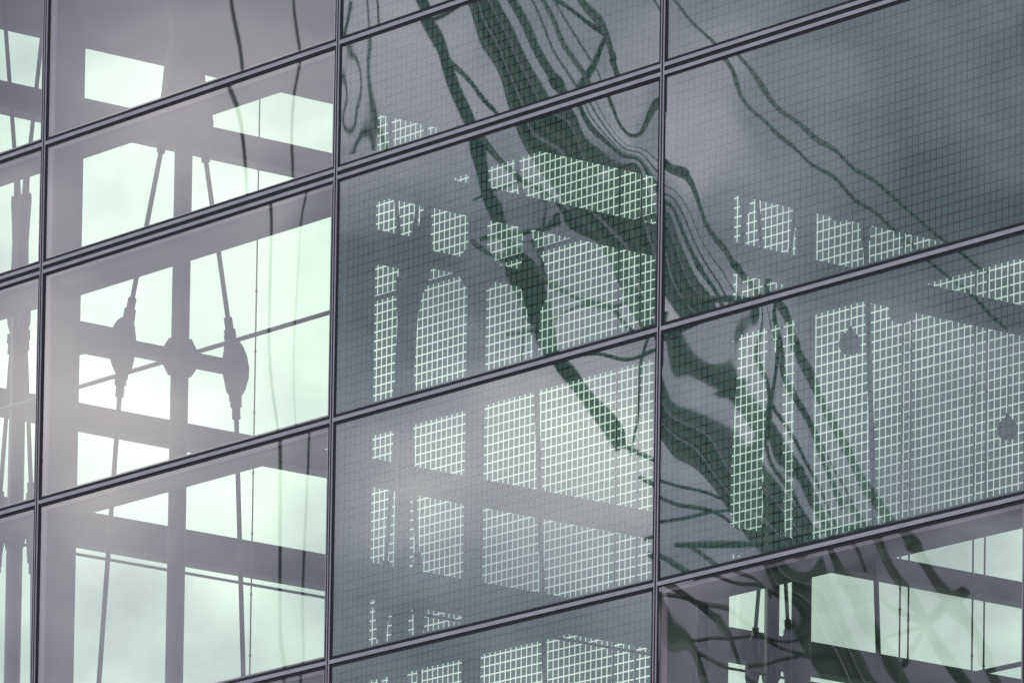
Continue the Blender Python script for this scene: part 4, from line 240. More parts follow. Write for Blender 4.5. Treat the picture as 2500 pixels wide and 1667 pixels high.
 '4_1': (41, 22, 3.592, 1.6666, [-2867,-3088,-3352,-3721,-4151,-4498,-4801,-5181,-5569,-5825,-5963,-6017,-5993,-5837,-5476,-4991,-4507,-3960,-3331,-2763,-2279,-1746,-2403,-2600,-2842,-3211,-3617,-3929,-4227,-4574,-4908,-5128,-5231,-5237,-5194,-5019,-4645,-4174,-3725,-3220,-2673,-2196,-1775,-1305,-1939,-2101,-2331,-2697,-3065,-3350,-3644,-3946,-4226,-4405,-4455,-4429,-4380,-4165,-3751,-3303,-2910,-2476,-2035,-1645,-1297,-899,-1480,-1605,-1829,-2180,-2506,-2772,-3055,-3336,-3570,-3676,-3645,-3627,-3583,-3329,-2889,-2492,-2159,-1812,-1464,-1146,-879,-553,-1033,-1125,-1346,-1668,-1963,-2230,-2525,-2807,-2992,-3020,-2952,-2931,-2860,-2580,-2179,-1853,-1581,-1298,-987,-725,-542,-283,-605,-678,-888,-1177,-1459,-1746,-2073,-2349,-2490,-2454,-2357,-2321,-2218,-1937,-1612,-1357,-1137,-881,-592,-392,-298,-107,-209,-271,-461,-721,-1004,-1322,-1683,-1930,-2011,-1920,-1815,-1771,-1655,-1420,-1188,-988,-797,-551,-286,-159,-155,-41,150,93,-73,-315,-606,-970,-1314,-1484,-1493,-1377,-1299,-1275,-1192,-1041,-879,-726,-569,-331,-107,-58,-126,-96,477,424,272,39,-252,-598,-833,-967,-953,-855,-825,-855,-853,-785,-674,-593,-479,-270,-116,-145,-267,-306,792,744,590,377,143,-90,-293,-443,-444,-391,-423,-548,-649,-644,-582,-562,-522,-429,-383,-461,-627,-731,1124,1088,937,788,641,434,189,12,-32,-38,-155,-378,-550,-579,-539,-574,-640,-693,-807,-1000,-1225,-1362,1490,1479,1351,1216,1065,838,564,353,241,170,-4,-278,-496,-562,-593,-713,-854,-1034,-1307,-1638,-1990,-2148,1863,1860,1705,1517,1341,1101,821,578,394,248,51,-249,-520,-664,-785,-927,-1104,-1395,-1856,-2534,-3117,-3033,2179,2127,1924,1711,1509,1261,985,713,478,254,-11,-319,-572,-788,-1042,-1172,-1337,-1664,-2138,-2722,-3304,-3482,2410,2299,2065,1836,1614,1374,1101,798,540,264,-96,-414,-606,-810,-1083,-1278,-1501,-1809,-2254,-2753,-3277,-3649,2560,2406,2157,1914,1692,1458,1140,794,497,166,-197,-467,-616,-759,-943,-1208,-1509,-1826,-2270,-2864,-3395,-3742,2640,2465,2204,1950,1727,1445,1057,680,372,67,-247,-481,-604,-714,-892,-1160,-1471,-1803,-2270,-2848,-3331,-3688,2664,2483,2205,1937,1700,1366,949,592,316,17,-290,-499,-589,-666,-836,-1105,-1406,-1751,-2236,-2764,-3193,-3537,2642,2445,2145,1871,1617,1268,886,582,315,6,-286,-465,-541,-634,-833,-1102,-1362,-1698,-2166,-2636,-3020,-3330,2603,2384,2069,1805,1545,1222,906,640,381,99,-165,-339,-435,-571,-820,-1085,-1318,-1641,-2070,-2485,-2828,-3091,2584,2359,2060,1835,1612,1323,1027,766,507,232,-37,-228,-336,-508,-786,-1039,-1261,-1570,-1954,-2326,-2626,-2838,2592,2372,2112,1921,1703,1425,1148,891,640,374,91,-106,-230,-440,-727,-966,-1188,-1477,-1823,-2162,-2414,-2583,2621,2421,2213,2050,1840,1594,1328,1061,817,535,232,34,-115,-358,-642,-875,-1095,-1361,-1684,-1994,-2196,-2337,2666,2499,2343,2217,2056,1823,1524,1253,1010,698,384,186,5,-258,-535,-769,-980,-1227,-1540,-1816,-1974,-2104,2720,2590,2466,2357,2212,1968,1668,1425,1181,848,541,338,129,-139,-415,-650,-845,-1083,-1391,-1628,-1757,-1884,2778,2674,2560,2458,2311,2055,1777,1568,1320,983,694,482,259,-8,-288,-516,-694,-937,-1234,-1432,-1549,-1672,2835,2741,2628,2534,2378,2111,1865,1682,1428,1106,833,616,394,127,-159,-369,-536,-791,-1068,-1235,-1351,-1462,2884,2787,2677,2593,2420,2153,1941,1769,1516,1217,955,741,529,255,-28,-213,-382,-644,-894,-1044,-1161,-1256,2919,2813,2718,2637,2444,2190,2006,1834,1592,1313,1059,861,658,374,107,-55,-235,-494,-719,-864,-974,-1055,2937,2828,2753,2666,2459,2226,2057,1887,1661,1394,1151,977,774,484,245,95,-96,-342,-551,-693,-789,-867,2938,2839,2782,2680,2471,2260,2096,1934,1723,1459,1236,1085,874,590,380,233,39,-192,-395,-528,-609,-695,2930,2851,2803,2686,2486,2288,2128,1981,1776,1513,1319,1182,960,695,507,357,170,-51,-251,-365,-441,-538,2919,2864,2813,2690,2502,2307,2157,2028,1816,1563,1401,1265,1039,797,621,473,298,78,-116,-207,-288,-392,2912,2873,2816,2697,2515,2320,2190,2069,1846,1614,1477,1334,1114,893,722,585,418,192,17,-56,-152,-251,2908,2875,2817,2707,2521,2333,2227,2101,1873,1667,1543,1395,1189,978,813,694,525,295,147,81,-29,-114,2905,2872,2822,2716,2521,2349,2262,2124,1900,1720,1598,1453,1260,1051,902,797,616,394,273,201,86,18,2896,2865,2830,2719,2517,2371,2291,2139,1930,1766,1645,1511,1322,1114,989,890,695,491,388,307,196,139,2880,2860,2838,2711,2513,2393,2309,2152,1959,1802,1687,1565,1370,1172,1072,966,765,585,489,402,300,244,2853,2854,2834,2691,2508,2405,2314,2161,1979,1823,1725,1607,1403,1225,1144,1024,828,668,570,488,391,330,2813,2836,2807,2654,2492,2395,2300,2157,1976,1828,1749,1625,1416,1266,1190,1060,877,726,629,557,456,393,2744,2783,2738,2586,2441,2344,2254,2117,1931,1801,1737,1598,1396,1272,1193,1061,891,741,654,590,476,420]),
 '4_2': (41, 23, 3.592, 1.6872, [2186,1661,1146,673,274,-50,-348,-672,-971,-1259,-1772,-2634,-3477,-3955,-3980,-3793,-3613,-3476,-3292,-3110,-3036,-3007,-2943,1798,1260,742,243,-201,-579,-961,-1361,-1664,-1902,-2314,-2961,-3489,-3707,-3576,-3368,-3255,-3173,-2998,-2834,-2770,-2723,-2655,1347,812,292,-233,-709,-1138,-1616,-2092,-2430,-2727,-3107,-3359,-3417,-3294,-3132,-3031,-3032,-2952,-2763,-2613,-2545,-2483,-2420,845,331,-186,-728,-1221,-1693,-2233,-2734,-3077,-3308,-3497,-3490,-3302,-3021,-2839,-2833,-2872,-2754,-2553,-2409,-2331,-2268,-2214,297,-185,-692,-1235,-1743,-2249,-2774,-3219,-3484,-3599,-3608,-3462,-3210,-2893,-2675,-2651,-2656,-2528,-2339,-2198,-2115,-2066,-2022,-299,-756,-1243,-1771,-2268,-2726,-3128,-3429,-3541,-3530,-3435,-3289,-3078,-2783,-2562,-2498,-2446,-2300,-2118,-1973,-1897,-1873,-1845,-926,-1392,-1884,-2352,-2702,-2995,-3194,-3256,-3197,-3152,-3098,-3036,-2882,-2629,-2434,-2343,-2244,-2081,-1890,-1736,-1680,-1688,-1695,-1527,-2009,-2481,-2785,-2930,-3006,-2986,-2902,-2818,-2766,-2757,-2756,-2640,-2432,-2269,-2162,-2035,-1857,-1649,-1497,-1472,-1527,-1590,-2019,-2443,-2799,-2991,-3030,-2882,-2725,-2628,-2527,-2448,-2456,-2473,-2372,-2202,-2059,-1939,-1799,-1598,-1377,-1258,-1300,-1411,-1525,-2361,-2682,-2898,-2951,-2832,-2615,-2491,-2406,-2279,-2184,-2191,-2194,-2095,-1945,-1799,-1665,-1504,-1257,-1033,-990,-1121,-1281,-1441,-2549,-2762,-2862,-2818,-2634,-2429,-2320,-2216,-2057,-1953,-1943,-1916,-1812,-1658,-1489,-1325,-1112,-843,-698,-762,-942,-1109,-1290,-2603,-2729,-2757,-2656,-2447,-2267,-2168,-2032,-1850,-1737,-1693,-1633,-1516,-1339,-1140,-936,-686,-467,-420,-543,-716,-872,-1063,-2550,-2623,-2613,-2474,-2258,-2107,-2007,-1843,-1650,-1518,-1433,-1340,-1191,-979,-755,-544,-328,-187,-195,-315,-463,-608,-787,-2420,-2472,-2439,-2271,-2063,-1937,-1826,-1645,-1447,-1288,-1165,-1032,-827,-567,-340,-182,-25,59,36,-71,-203,-332,-489,-2241,-2292,-2238,-2051,-1862,-1749,-1624,-1438,-1234,-1050,-899,-721,-453,-173,21,161,286,332,291,185,56,-50,-188,-2034,-2089,-2013,-1820,-1652,-1539,-1404,-1220,-1004,-807,-648,-427,-132,131,306,441,544,581,541,431,308,230,100,-1815,-1867,-1769,-1584,-1429,-1310,-1175,-986,-752,-556,-393,-137,162,399,551,662,751,796,766,653,549,498,365,-1588,-1628,-1517,-1343,-1192,-1070,-939,-734,-479,-275,-75,197,452,630,746,835,919,982,957,848,776,744,603,-1355,-1379,-1266,-1098,-943,-827,-699,-474,-209,2,227,476,677,810,900,970,1061,1142,1114,1020,984,959,818,-1118,-1130,-1019,-848,-690,-588,-457,-223,18,206,423,640,811,941,1016,1078,1188,1275,1242,1174,1167,1144,1012,-881,-892,-781,-598,-444,-355,-214,13,205,358,551,729,906,1042,1104,1172,1301,1382,1350,1312,1324,1303,1186,-650,-669,-553,-358,-215,-126,27,236,395,551,717,863,1025,1137,1178,1260,1400,1468,1445,1435,1453,1442,1340,-431,-464,-339,-145,-14,93,259,451,605,750,863,990,1140,1219,1247,1347,1485,1541,1534,1538,1562,1566,1470,-225,-270,-143,27,144,266,423,596,737,850,946,1089,1235,1287,1317,1430,1556,1609,1615,1623,1657,1677,1574,-29,-78,36,161,259,376,527,680,810,901,1001,1169,1307,1345,1389,1506,1619,1675,1685,1693,1745,1770,1654,161,118,211,302,397,497,606,734,862,939,1056,1239,1362,1399,1459,1571,1679,1738,1741,1755,1826,1844,1718,341,310,385,459,530,592,675,814,924,988,1121,1303,1409,1454,1521,1627,1738,1794,1785,1813,1897,1899,1774,499,470,517,575,638,701,799,933,1003,1056,1197,1362,1456,1508,1573,1678,1794,1836,1822,1871,1955,1940,1824,619,574,613,695,768,827,940,1053,1089,1140,1275,1418,1507,1558,1615,1728,1845,1866,1856,1924,1998,1974,1870,720,674,736,821,868,931,1062,1154,1173,1227,1348,1474,1560,1599,1653,1779,1884,1887,1892,1969,2030,2005,1908,813,775,850,914,938,1021,1159,1233,1252,1307,1413,1533,1610,1631,1692,1827,1911,1906,1928,2004,2056,2036,1935,902,876,954,990,1005,1104,1235,1299,1325,1375,1472,1592,1652,1659,1735,1868,1929,1928,1960,2029,2081,2063,1952,989,979,1047,1056,1075,1180,1297,1359,1388,1429,1531,1649,1684,1689,1780,1900,1946,1953,1985,2050,2109,2081,1963,1076,1077,1123,1117,1146,1247,1352,1417,1439,1476,1590,1697,1710,1723,1822,1925,1966,1977,2003,2074,2136,2090,1974,1164,1166,1188,1179,1214,1304,1407,1471,1479,1523,1647,1734,1734,1762,1858,1947,1990,1996,2019,2102,2157,2093,1990,1252,1243,1246,1241,1274,1357,1465,1517,1512,1572,1698,1762,1761,1799,1886,1972,2014,2008,2037,2133,2170,2096,2011,1333,1307,1303,1300,1324,1411,1520,1552,1545,1623,1740,1786,1792,1831,1911,2001,2033,2016,2061,2160,2176,2103,2032,1403,1364,1360,1350,1368,1466,1569,1579,1581,1670,1771,1810,1821,1854,1937,2029,2044,2024,2088,2179,2177,2114,2047,1458,1415,1411,1387,1408,1519,1604,1599,1616,1706,1794,1834,1842,1869,1962,2049,2043,2034,2111,2185,2177,2122,2051,1494,1456,1443,1405,1440,1556,1617,1610,1639,1722,1804,1845,1842,1872,1978,2049,2029,2036,2116,2175,2169,2114,2039,1498,1465,1433,1390,1443,1552,1594,1593,1625,1701,1786,1820,1804,1848,1959,2007,1985,2007,2080,2133,2129,2067,1995]),
 '4_3': (41, 13, 3.592, 0.8681, [158,212,175,182,229,224,189,184,206,195,121,58,8,35,71,43,58,95,93,60,51,81,66,-18,-66,-113,-19,8,-9,4,38,41,1,-4,37,8,-80,-107,-164,-45,-17,-29,-20,21,22,-27,-19,27,-23,-101,-114,-189,-56,-22,-38,-27,25,15,-38,-9,28,-37,-98,-107,-201,-54,-19,-44,-19,39,11,-33,12,32,-37,-81,-98,-202,-43,-17,-45,0,53,10,-15,38,40,-24,-59,-87,-192,-28,-18,-38,26,65,18,13,62,53,-1,-37,-70,-174,-16,-20,-22,52,74,34,44,83,74,25,-16,-47,-153,-10,-20,2,73,84,57,71,105,101,47,4,-18,-138,-10,-13,25,88,97,80,91,128,126,61,25,9,-132,-11,-2,42,98,113,96,105,152,141,67,48,27,-134,-11,9,50,107,125,100,116,170,141,68,67,31,-142,-9,13,51,116,128,93,125,177,127,68,76,21,-150,-6,9,50,122,118,82,130,168,105,64,72,1,-159,-9,-4,51,122,96,70,129,145,82,57,55,-20,-170,-20,-18,54,111,70,61,118,116,61,41,32,-38,-187,-39,-28,55,90,46,53,99,87,42,20,10,-54,-209,-60,-32,51,65,28,42,76,65,22,-4,-5,-71,-234,-77,-32,40,43,16,26,55,49,-1,-23,-13,-91,-255,-87,-33,26,28,4,9,43,35,-25,-33,-18,-114,-267,-91,-38,13,19,-10,-5,39,19,-45,-33,-25,-136,-270,-94,-46,7,12,-27,-11,37,-1,-57,-28,-37,-152,-266,-100,-55,6,1,-43,-9,33,-22,-59,-24,-51,-159,-262,-111,-57,9,-14,-53,-2,23,-38,-55,-25,-63,-160,-261,-123,-53,8,-32,-54,4,9,-46,-50,-31,-69,-159,-265,-131,-44,1,-47,-49,4,-4,-47,-49,-36,-70,-163,-269,-131,-36,-11,-56,-43,0,-12,-47,-52,-37,-69,-171,-268,-124,-32,-24,-57,-39,-6,-13,-48,-56,-32,-71,-181,-260,-115,-35,-32,-54,-40,-8,-11,-55,-56,-23,-79,-187,-248,-107,-39,-32,-53,-43,-3,-12,-63,-49,-17,-92,-186,-236,-105,-40,-29,-55,-41,7,-17,-68,-35,-16,-103,-178,-229,-105,-34,-26,-60,-32,17,-26,-65,-20,-21,-108,-167,-228,-102,-22,-27,-62,-15,22,-33,-53,-8,-27,-105,-158,-229,-92,-10,-32,-56,5,23,-34,-36,-1,-29,-97,-153,-226,-73,0,-35,-40,24,23,-25,-18,6,-21,-87,-148,-215,-46,8,-29,-14,41,31,-5,0,19,-5,-77,-136,-194,-11,24,-5,22,66,56,25,26,48,23,-60,-107,-162,44,67,51,79,115,110,76,76,108,71,-16,-46,-109,151,172,165,188,226,221,179,189,225,169,89,76,-5,382,408,400,420,466,453,404,432,462,390,327,320,220]),
 '4_4': (41, 34, 3.592, 2.6156, [217,94,26,-68,-126,-121,-104,-94,-112,-157,-150,-96,-91,-131,-146,-133,-105,-83,-114,-156,-128,-82,-92,-123,-139,-135,-98,-87,-141,-178,-158,-161,-231,-368,297,180,95,1,-44,-45,-28,-12,-43,-88,-64,-16,-24,-55,-68,-60,-23,-4,-49,-79,-41,-9,-20,-44,-68,-58,-12,-16,-75,-95,-77,-89,-153,-294,340,219,119,34,-7,-15,10,25,-21,-56,-20,15,4,-19,-39,-28,20,25,-27,-40,-2,19,15,-12,-41,-17,29,7,-45,-54,-45,-56,-115,-268,366,232,127,51,4,-2,34,36,-19,-36,1,24,18,-5,-32,-8,42,29,-19,-18,11,31,32,-5,-32,8,44,11,-29,-36,-33,-37,-101,-264,380,234,133,59,4,8,49,33,-20,-23,7,26,27,-6,-33,7,49,22,-14,-10,12,39,37,-11,-25,24,44,10,-19,-32,-27,-23,-101,-267,385,233,139,56,0,21,55,24,-18,-16,5,30,30,-16,-31,19,44,14,-11,-12,11,46,31,-21,-16,31,37,12,-17,-35,-18,-15,-110,-267,383,236,143,47,0,33,52,15,-15,-17,3,36,24,-29,-26,23,33,9,-13,-21,11,48,16,-29,-9,28,32,13,-22,-37,-6,-16,-121,-262,382,243,140,36,6,40,43,11,-14,-24,4,40,10,-38,-21,18,22,5,-24,-32,14,40,-3,-33,-8,19,29,11,-33,-34,4,-23,-127,-256,385,250,130,29,15,40,35,11,-20,-31,10,36,-8,-43,-20,7,14,-4,-44,-41,13,22,-22,-37,-16,11,29,1,-43,-26,7,-34,-128,-253,393,252,117,28,22,35,32,9,-32,-35,16,25,-24,-45,-27,-6,7,-21,-66,-47,4,-4,-38,-46,-31,5,26,-15,-49,-18,4,-41,-126,-255,404,247,106,32,23,29,32,2,-46,-32,17,8,-35,-50,-41,-16,-3,-48,-87,-54,-16,-30,-54,-64,-47,2,15,-34,-49,-13,-4,-43,-125,-262,412,237,100,35,18,27,33,-12,-56,-27,10,-9,-42,-61,-56,-22,-20,-78,-103,-66,-43,-53,-72,-88,-59,-1,-4,-49,-46,-15,-10,-41,-131,-268,413,227,100,34,12,31,30,-29,-59,-24,-3,-21,-50,-77,-67,-27,-44,-105,-116,-85,-70,-73,-96,-113,-66,-10,-26,-57,-45,-21,-10,-40,-141,-268,408,221,101,27,10,37,19,-44,-58,-27,-15,-27,-62,-95,-71,-35,-71,-124,-127,-107,-89,-89,-124,-130,-68,-24,-44,-60,-49,-26,-6,-45,-152,-261,402,222,99,18,15,41,4,-52,-56,-35,-23,-32,-78,-107,-69,-48,-93,-134,-139,-124,-98,-105,-148,-136,-69,-40,-54,-61,-55,-25,0,-55,-159,-251,400,224,90,13,25,38,-10,-54,-57,-43,-24,-39,-96,-109,-66,-62,-105,-138,-149,-129,-98,-120,-161,-131,-70,-50,-54,-64,-61,-17,2,-67,-158,-242,403,224,79,15,34,30,-18,-52,-62,-46,-20,-50,-108,-102,-65,-71,-105,-138,-153,-120,-93,-130,-159,-119,-70,-50,-50,-69,-59,-5,-2,-76,-151,-239,411,218,69,24,38,21,-19,-53,-68,-40,-17,-63,-110,-92,-65,-71,-98,-138,-145,-99,-85,-130,-142,-105,-65,-39,-46,-73,-48,6,-10,-79,-145,-240,416,207,66,34,37,17,-16,-57,-69,-29,-18,-72,-103,-82,-63,-61,-89,-134,-125,-74,-77,-117,-119,-90,-50,-21,-44,-71,-30,12,-16,-75,-142,-242,416,195,71,42,35,20,-14,-64,-62,-16,-23,-74,-90,-76,-55,-45,-82,-124,-95,-50,-64,-93,-95,-73,-27,-5,-44,-60,-13,12,-17,-70,-145,-240,409,189,78,44,35,27,-17,-67,-47,-7,-27,-67,-79,-69,-38,-29,-77,-105,-63,-31,-46,-67,-76,-52,1,5,-42,-43,-1,12,-12,-68,-150,-231,400,189,84,43,42,34,-25,-64,-30,-3,-26,-56,-72,-59,-17,-18,-72,-79,-35,-15,-23,-44,-60,-26,26,9,-35,-25,5,15,-5,-73,-151,-218,393,193,85,44,53,35,-32,-53,-17,-2,-19,-46,-68,-42,4,-14,-61,-53,-16,2,1,-29,-45,3,42,10,-22,-12,9,23,-2,-81,-145,-206,393,196,81,50,65,30,-34,-38,-9,2,-7,-41,-63,-21,19,-12,-46,-31,-3,22,19,-23,-27,29,49,14,-9,-6,14,34,-5,-88,-134,-200,396,194,77,62,71,22,-29,-26,-5,11,3,-42,-52,2,25,-8,-29,-18,10,43,28,-19,-6,46,51,22,0,-5,24,42,-14,-88,-123,-201,399,185,77,75,70,16,-21,-20,-1,24,6,-44,-36,18,26,0,-16,-12,25,59,27,-13,14,54,52,30,2,-3,37,43,-24,-83,-115,-204,394,173,83,84,63,14,-14,-19,7,36,3,-42,-17,26,28,10,-10,-7,42,66,22,-3,28,56,57,35,-3,4,49,37,-30,-75,-114,-205,380,162,89,82,54,16,-14,-20,20,42,-4,-35,-3,29,33,17,-12,1,58,64,18,7,34,56,65,33,-8,15,55,28,-30,-70,-116,-201,358,151,88,71,46,15,-22,-18,33,39,-10,-24,4,30,41,18,-16,13,67,57,19,15,33,60,69,23,-9,27,54,20,-27,-71,-117,-193,330,139,75,52,38,6,-34,-11,41,31,-11,-15,5,34,48,11,-17,27,68,49,22,15,30,68,67,11,-5,35,47,18,-26,-77,-113,-185,302,121,50,33,27,-13,-44,-2,41,23,-7,-12,4,43,49,0,-12,37,62,45,23,9,32,75,57,2,3,36,42,20,-30,-82,-104,-182,277,95,20,16,10,-37,-49,5,35,18,-3,-16,7,52,42,-9,-4,39,55,46,19,1,38,77,43,-1,9,32,40,21,-39,-83,-92,-186,258,68,-2,5,-11,-58,-47,6,28,20,-4,-21,15,58,30,-12,3,36,52,46,9,-3,47,71,30,0,9,28,44,17,-50,-76,-85,-195,246,50,-7,1,-30,-66,-41,3,26,23,-11,-23,27,56,19,-9,6,31,55,42,-4,0,54,60,23,2,4,28,49,6,-57,-66,-83,-202,244,51,9,5,-38,-61,-34,2,31,24,-20,-17,38,49,13,-5,3,31,59,32,-14,8,54,50,22,0,-2,34,49,-7,-57,-56,-87,-204,253,73,39,15,-31,-46,-28,7,40,19,-26,-6,43,42,14,-4,-2,37,62,19,-16,17,49,45,23,-7,-2,44,44,-17,-50,-52,-90,-200,273,113,73,32,-11,-28,-21,20,50,12,-24,8,44,39,18,-7,-1,49,59,8,-10,22,45,47,22,-14,5,53,36,-19,-41,-51,-87,-193,302,157,104,55,15,-13,-9,41,56,7,-14,19,44,45,23,-10,9,61,53,6,1,25,47,54,17,-16,20,58,30,-13,-34,-49,-76,-188,338,198,133,85,41,0,13,65,59,11,4,30,52,59,26,-7,29,73,51,15,13,30,61,64,14,-5,40,63,33,-1,-28,-39,-58,-184,379,235,164,121,66,20,47,90,69,30,27,45,74,80,33,12,58,87,62,36,28,47,86,76,22,20,64,74,51,17,-15,-13,-33,-177,428,276,211,167,96,58,96,124,96,68,61,78,117,110,56,52,99,114,95,71,56,86,126,99,51,63,97,104,88,46,16,32,0,-154]),
}
#WARP_END
def bspl(t):
    return ((1-t)**3/6, (3*t**3-6*t*t+4)/6, (-3*t**3+3*t*t+3*t+1)/6, t**3/6)
def warp_height(key, u, v):
    if key not in WARP: return 0.0
    nu, nv, wu, wv, co = WARP[key]
    fu = min(max(u/wu, 0), 0.99999)*(nu-3); fv = min(max(v/wv, 0), 0.99999)*(nv-3)
    i, j = int(fu), int(fv); bu, bv = bspl(fu-i), bspl(fv-j); h = 0.0
    for a in range(4):
        for b in range(4): h += bu[a]*bv[b]*co[(i+a)*nv+j+b]
    return h*1e-6
wall = tag(empty('glass_curtain_wall', (0, 0, ZGROUND)), 'slanting front curtain wall of large panes with slim aluminium mullions and transoms', 'curtain wall')
def pane(bi, ri, frit, fine):
    x0, x1 = BAYS[bi]+0.034, BAYS[bi+1]-0.034
    z0, z1 = ZT[ri]+(0.045 if ri == 3 else 0.026), ZT[ri+1]-(0.045 if ri+1 == 3 else 0.026)
    bm = new()
    nx, nz = (150, int(150*(z1-z0)/(x1-x0))) if fine else (1, 1)
    key = '%d_%d' % (bi, ri); rows = []
    for j in range(nz+1):
        row = []
        for i in range(nx+1):
            u = (x1-x0)*i/nx; v = (z1-z0)*j/nz
            row.append(bm.verts.new((u, warp_height(key, u, v) if fine else 0.0, v)))
        rows.append(row)
    for j in range(nz):
        for i in range(nx): bm.faces.new((rows[j][i], rows[j][i+1], rows[j+1][i+1], rows[j+1][i]))
    o = obj('glass_pane', bm, M_FRIT if frit else M_GLASS, wall, True, (x0, 0.0, z0-ZGROUND))
    # spacer frame just behind the glass
    bm = new(); k = 0.036; W_, H_ = x1-x0, z1-z0; y0, y1 = 0.010, 0.028
    oc = [(0, 0), (W_, 0), (W_, H_), (0, H_)]; ic = [(k*1.5, k*0.8), (W_-k, k*0.8), (W_-k, H_-k), (k*1.5, H_-k)]
    vv = [[bm.verts.new((p[0], y, p[1])) for p in c] for y in (y0, y1) for c in (oc, ic)]
    for i in range(4):
        j = (i+1) % 4
        for q in ((vv[0][i], vv[0][j], vv[1][j], vv[1][i]), (vv[2][j], vv[2][i], vv[3][i], vv[3][j]), (vv[1][i], vv[1][j], vv[3][j], vv[3][i]), (vv[0][j], vv[0][i], vv[2][i], vv[2][j])): bm.faces.new(q)
    obj('spacer_frame', bm, M_SPACER, o)
    return o
CLEAR_BAYS = (0, 1, 2)
for bi in range(1, 6):
    for ri in range(5):
        frit = bi >= 3 and not (bi >= 4 and ri == 0) and not (bi >= 4 and ri < 1)
        if bi >= 4 and ri == 0: frit = False
        pane(bi, ri, frit, bi in (1, 2, 3, 4))
# mullions: two slim fins with a dark slot, on a black gasket
for x in BAYS[1:]:
    bm = new()                              # U profile: two fins joined by a recessed web
    pr_ = [(-0.0180, -0.0105), (-0.0085, -0.0105), (-0.0085, -0.0050), (0.0085, -0.0050), (0.0085, -0.0105), (0.0180, -0.0105), (0.0180, -0.0040), (-0.0180, -0.0040)]
    lo = [bm.verts.new((x+q[0], q[1], ZT[0])) for q in pr_]; hi = [bm.verts.new((x+q[0], q[1], ZT[-1])) for q in pr_]
    for i in range(8): bm.faces.new((lo[i], lo[(i+1) % 8], hi[(i+1) % 8], hi[i]))
    bmesh.ops.recalc_face_normals(bm, faces=bm.faces)
    o = obj('mullion', bm, M_ALU, wall, loc=(0, 0, -ZGROUND))
    bm = new(); box(bm, (x-0.042, -0.003, ZT[0]), (x+0.044, 0.009, ZT[-1])); obj('gasket', bm, M_GASKET, o)
    bm = new(); box(bm, (x-0.0083, -0.0098, ZT[0]), (x+0.0083, -0.0052, ZT[-1])); obj('slot', bm, M_GASKET, o)
for k, z in enumerate(ZT):
    for i in range(1, 6):
        xa, xb = BAYS[i]+0.0185, BAYS[i+1]-0.0185
        for lo_, hi_ in (((0.0155, 0.041), (-0.041, -0.0155)) if k == 3 else ((-0.0135, 0.0135),)):
            bm = new(); box(bm, (xa, -0.0105, z+lo_), (xb, -0.0040, z+hi_))
            o = obj('transom', bm, M_ALU, wall, loc=(0, 0, -ZGROUND))
        bm = new(); hz = 0.062 if k == 3 else 0.038
        box(bm, (BAYS[i]+0.0445, -0.0035, z-hz), (BAYS[i+1]-0.0425, 0.0085, z+hz)); obj('gasket', bm, M_GASKET, o)

# ------------------------------------------------------------------ steel frame behind the glass
fr = tag(empty('steel_frame', (0, 0, ZGROUND)), 'grey steel frame of square posts and rails directly behind the front glazing', 'steel frame')
for x in BAYS[1:]:
    bm = new(); box(bm, (x-0.04, 0.055, ZGROUND), (x+0.04, 0.325, 18.2)); obj('column', bm, M_STEEL, fr, loc=(0, 0, -ZGROUND))
for k, z in enumerate(ZT):
    h = 0.165 if k == 3 else (0.10 if k == 1 else 0.075)
    for i in range(1, 6):
        bm = new(); box(bm, (BAYS[i]+0.041, 0.060, z-h), (BAYS[i+1]-0.041, 0.30, z+0.005)); obj('beam', bm, M_STEEL, fr, loc=(0, 0, -ZGROUND))
bm = new(); box(bm, (7.127, 0.42, ZGROUND), (7.24, 0.60, 18.2)); obj('inner_column', bm, M_STEEL, fr, loc=(0, 0, -ZGROUND))

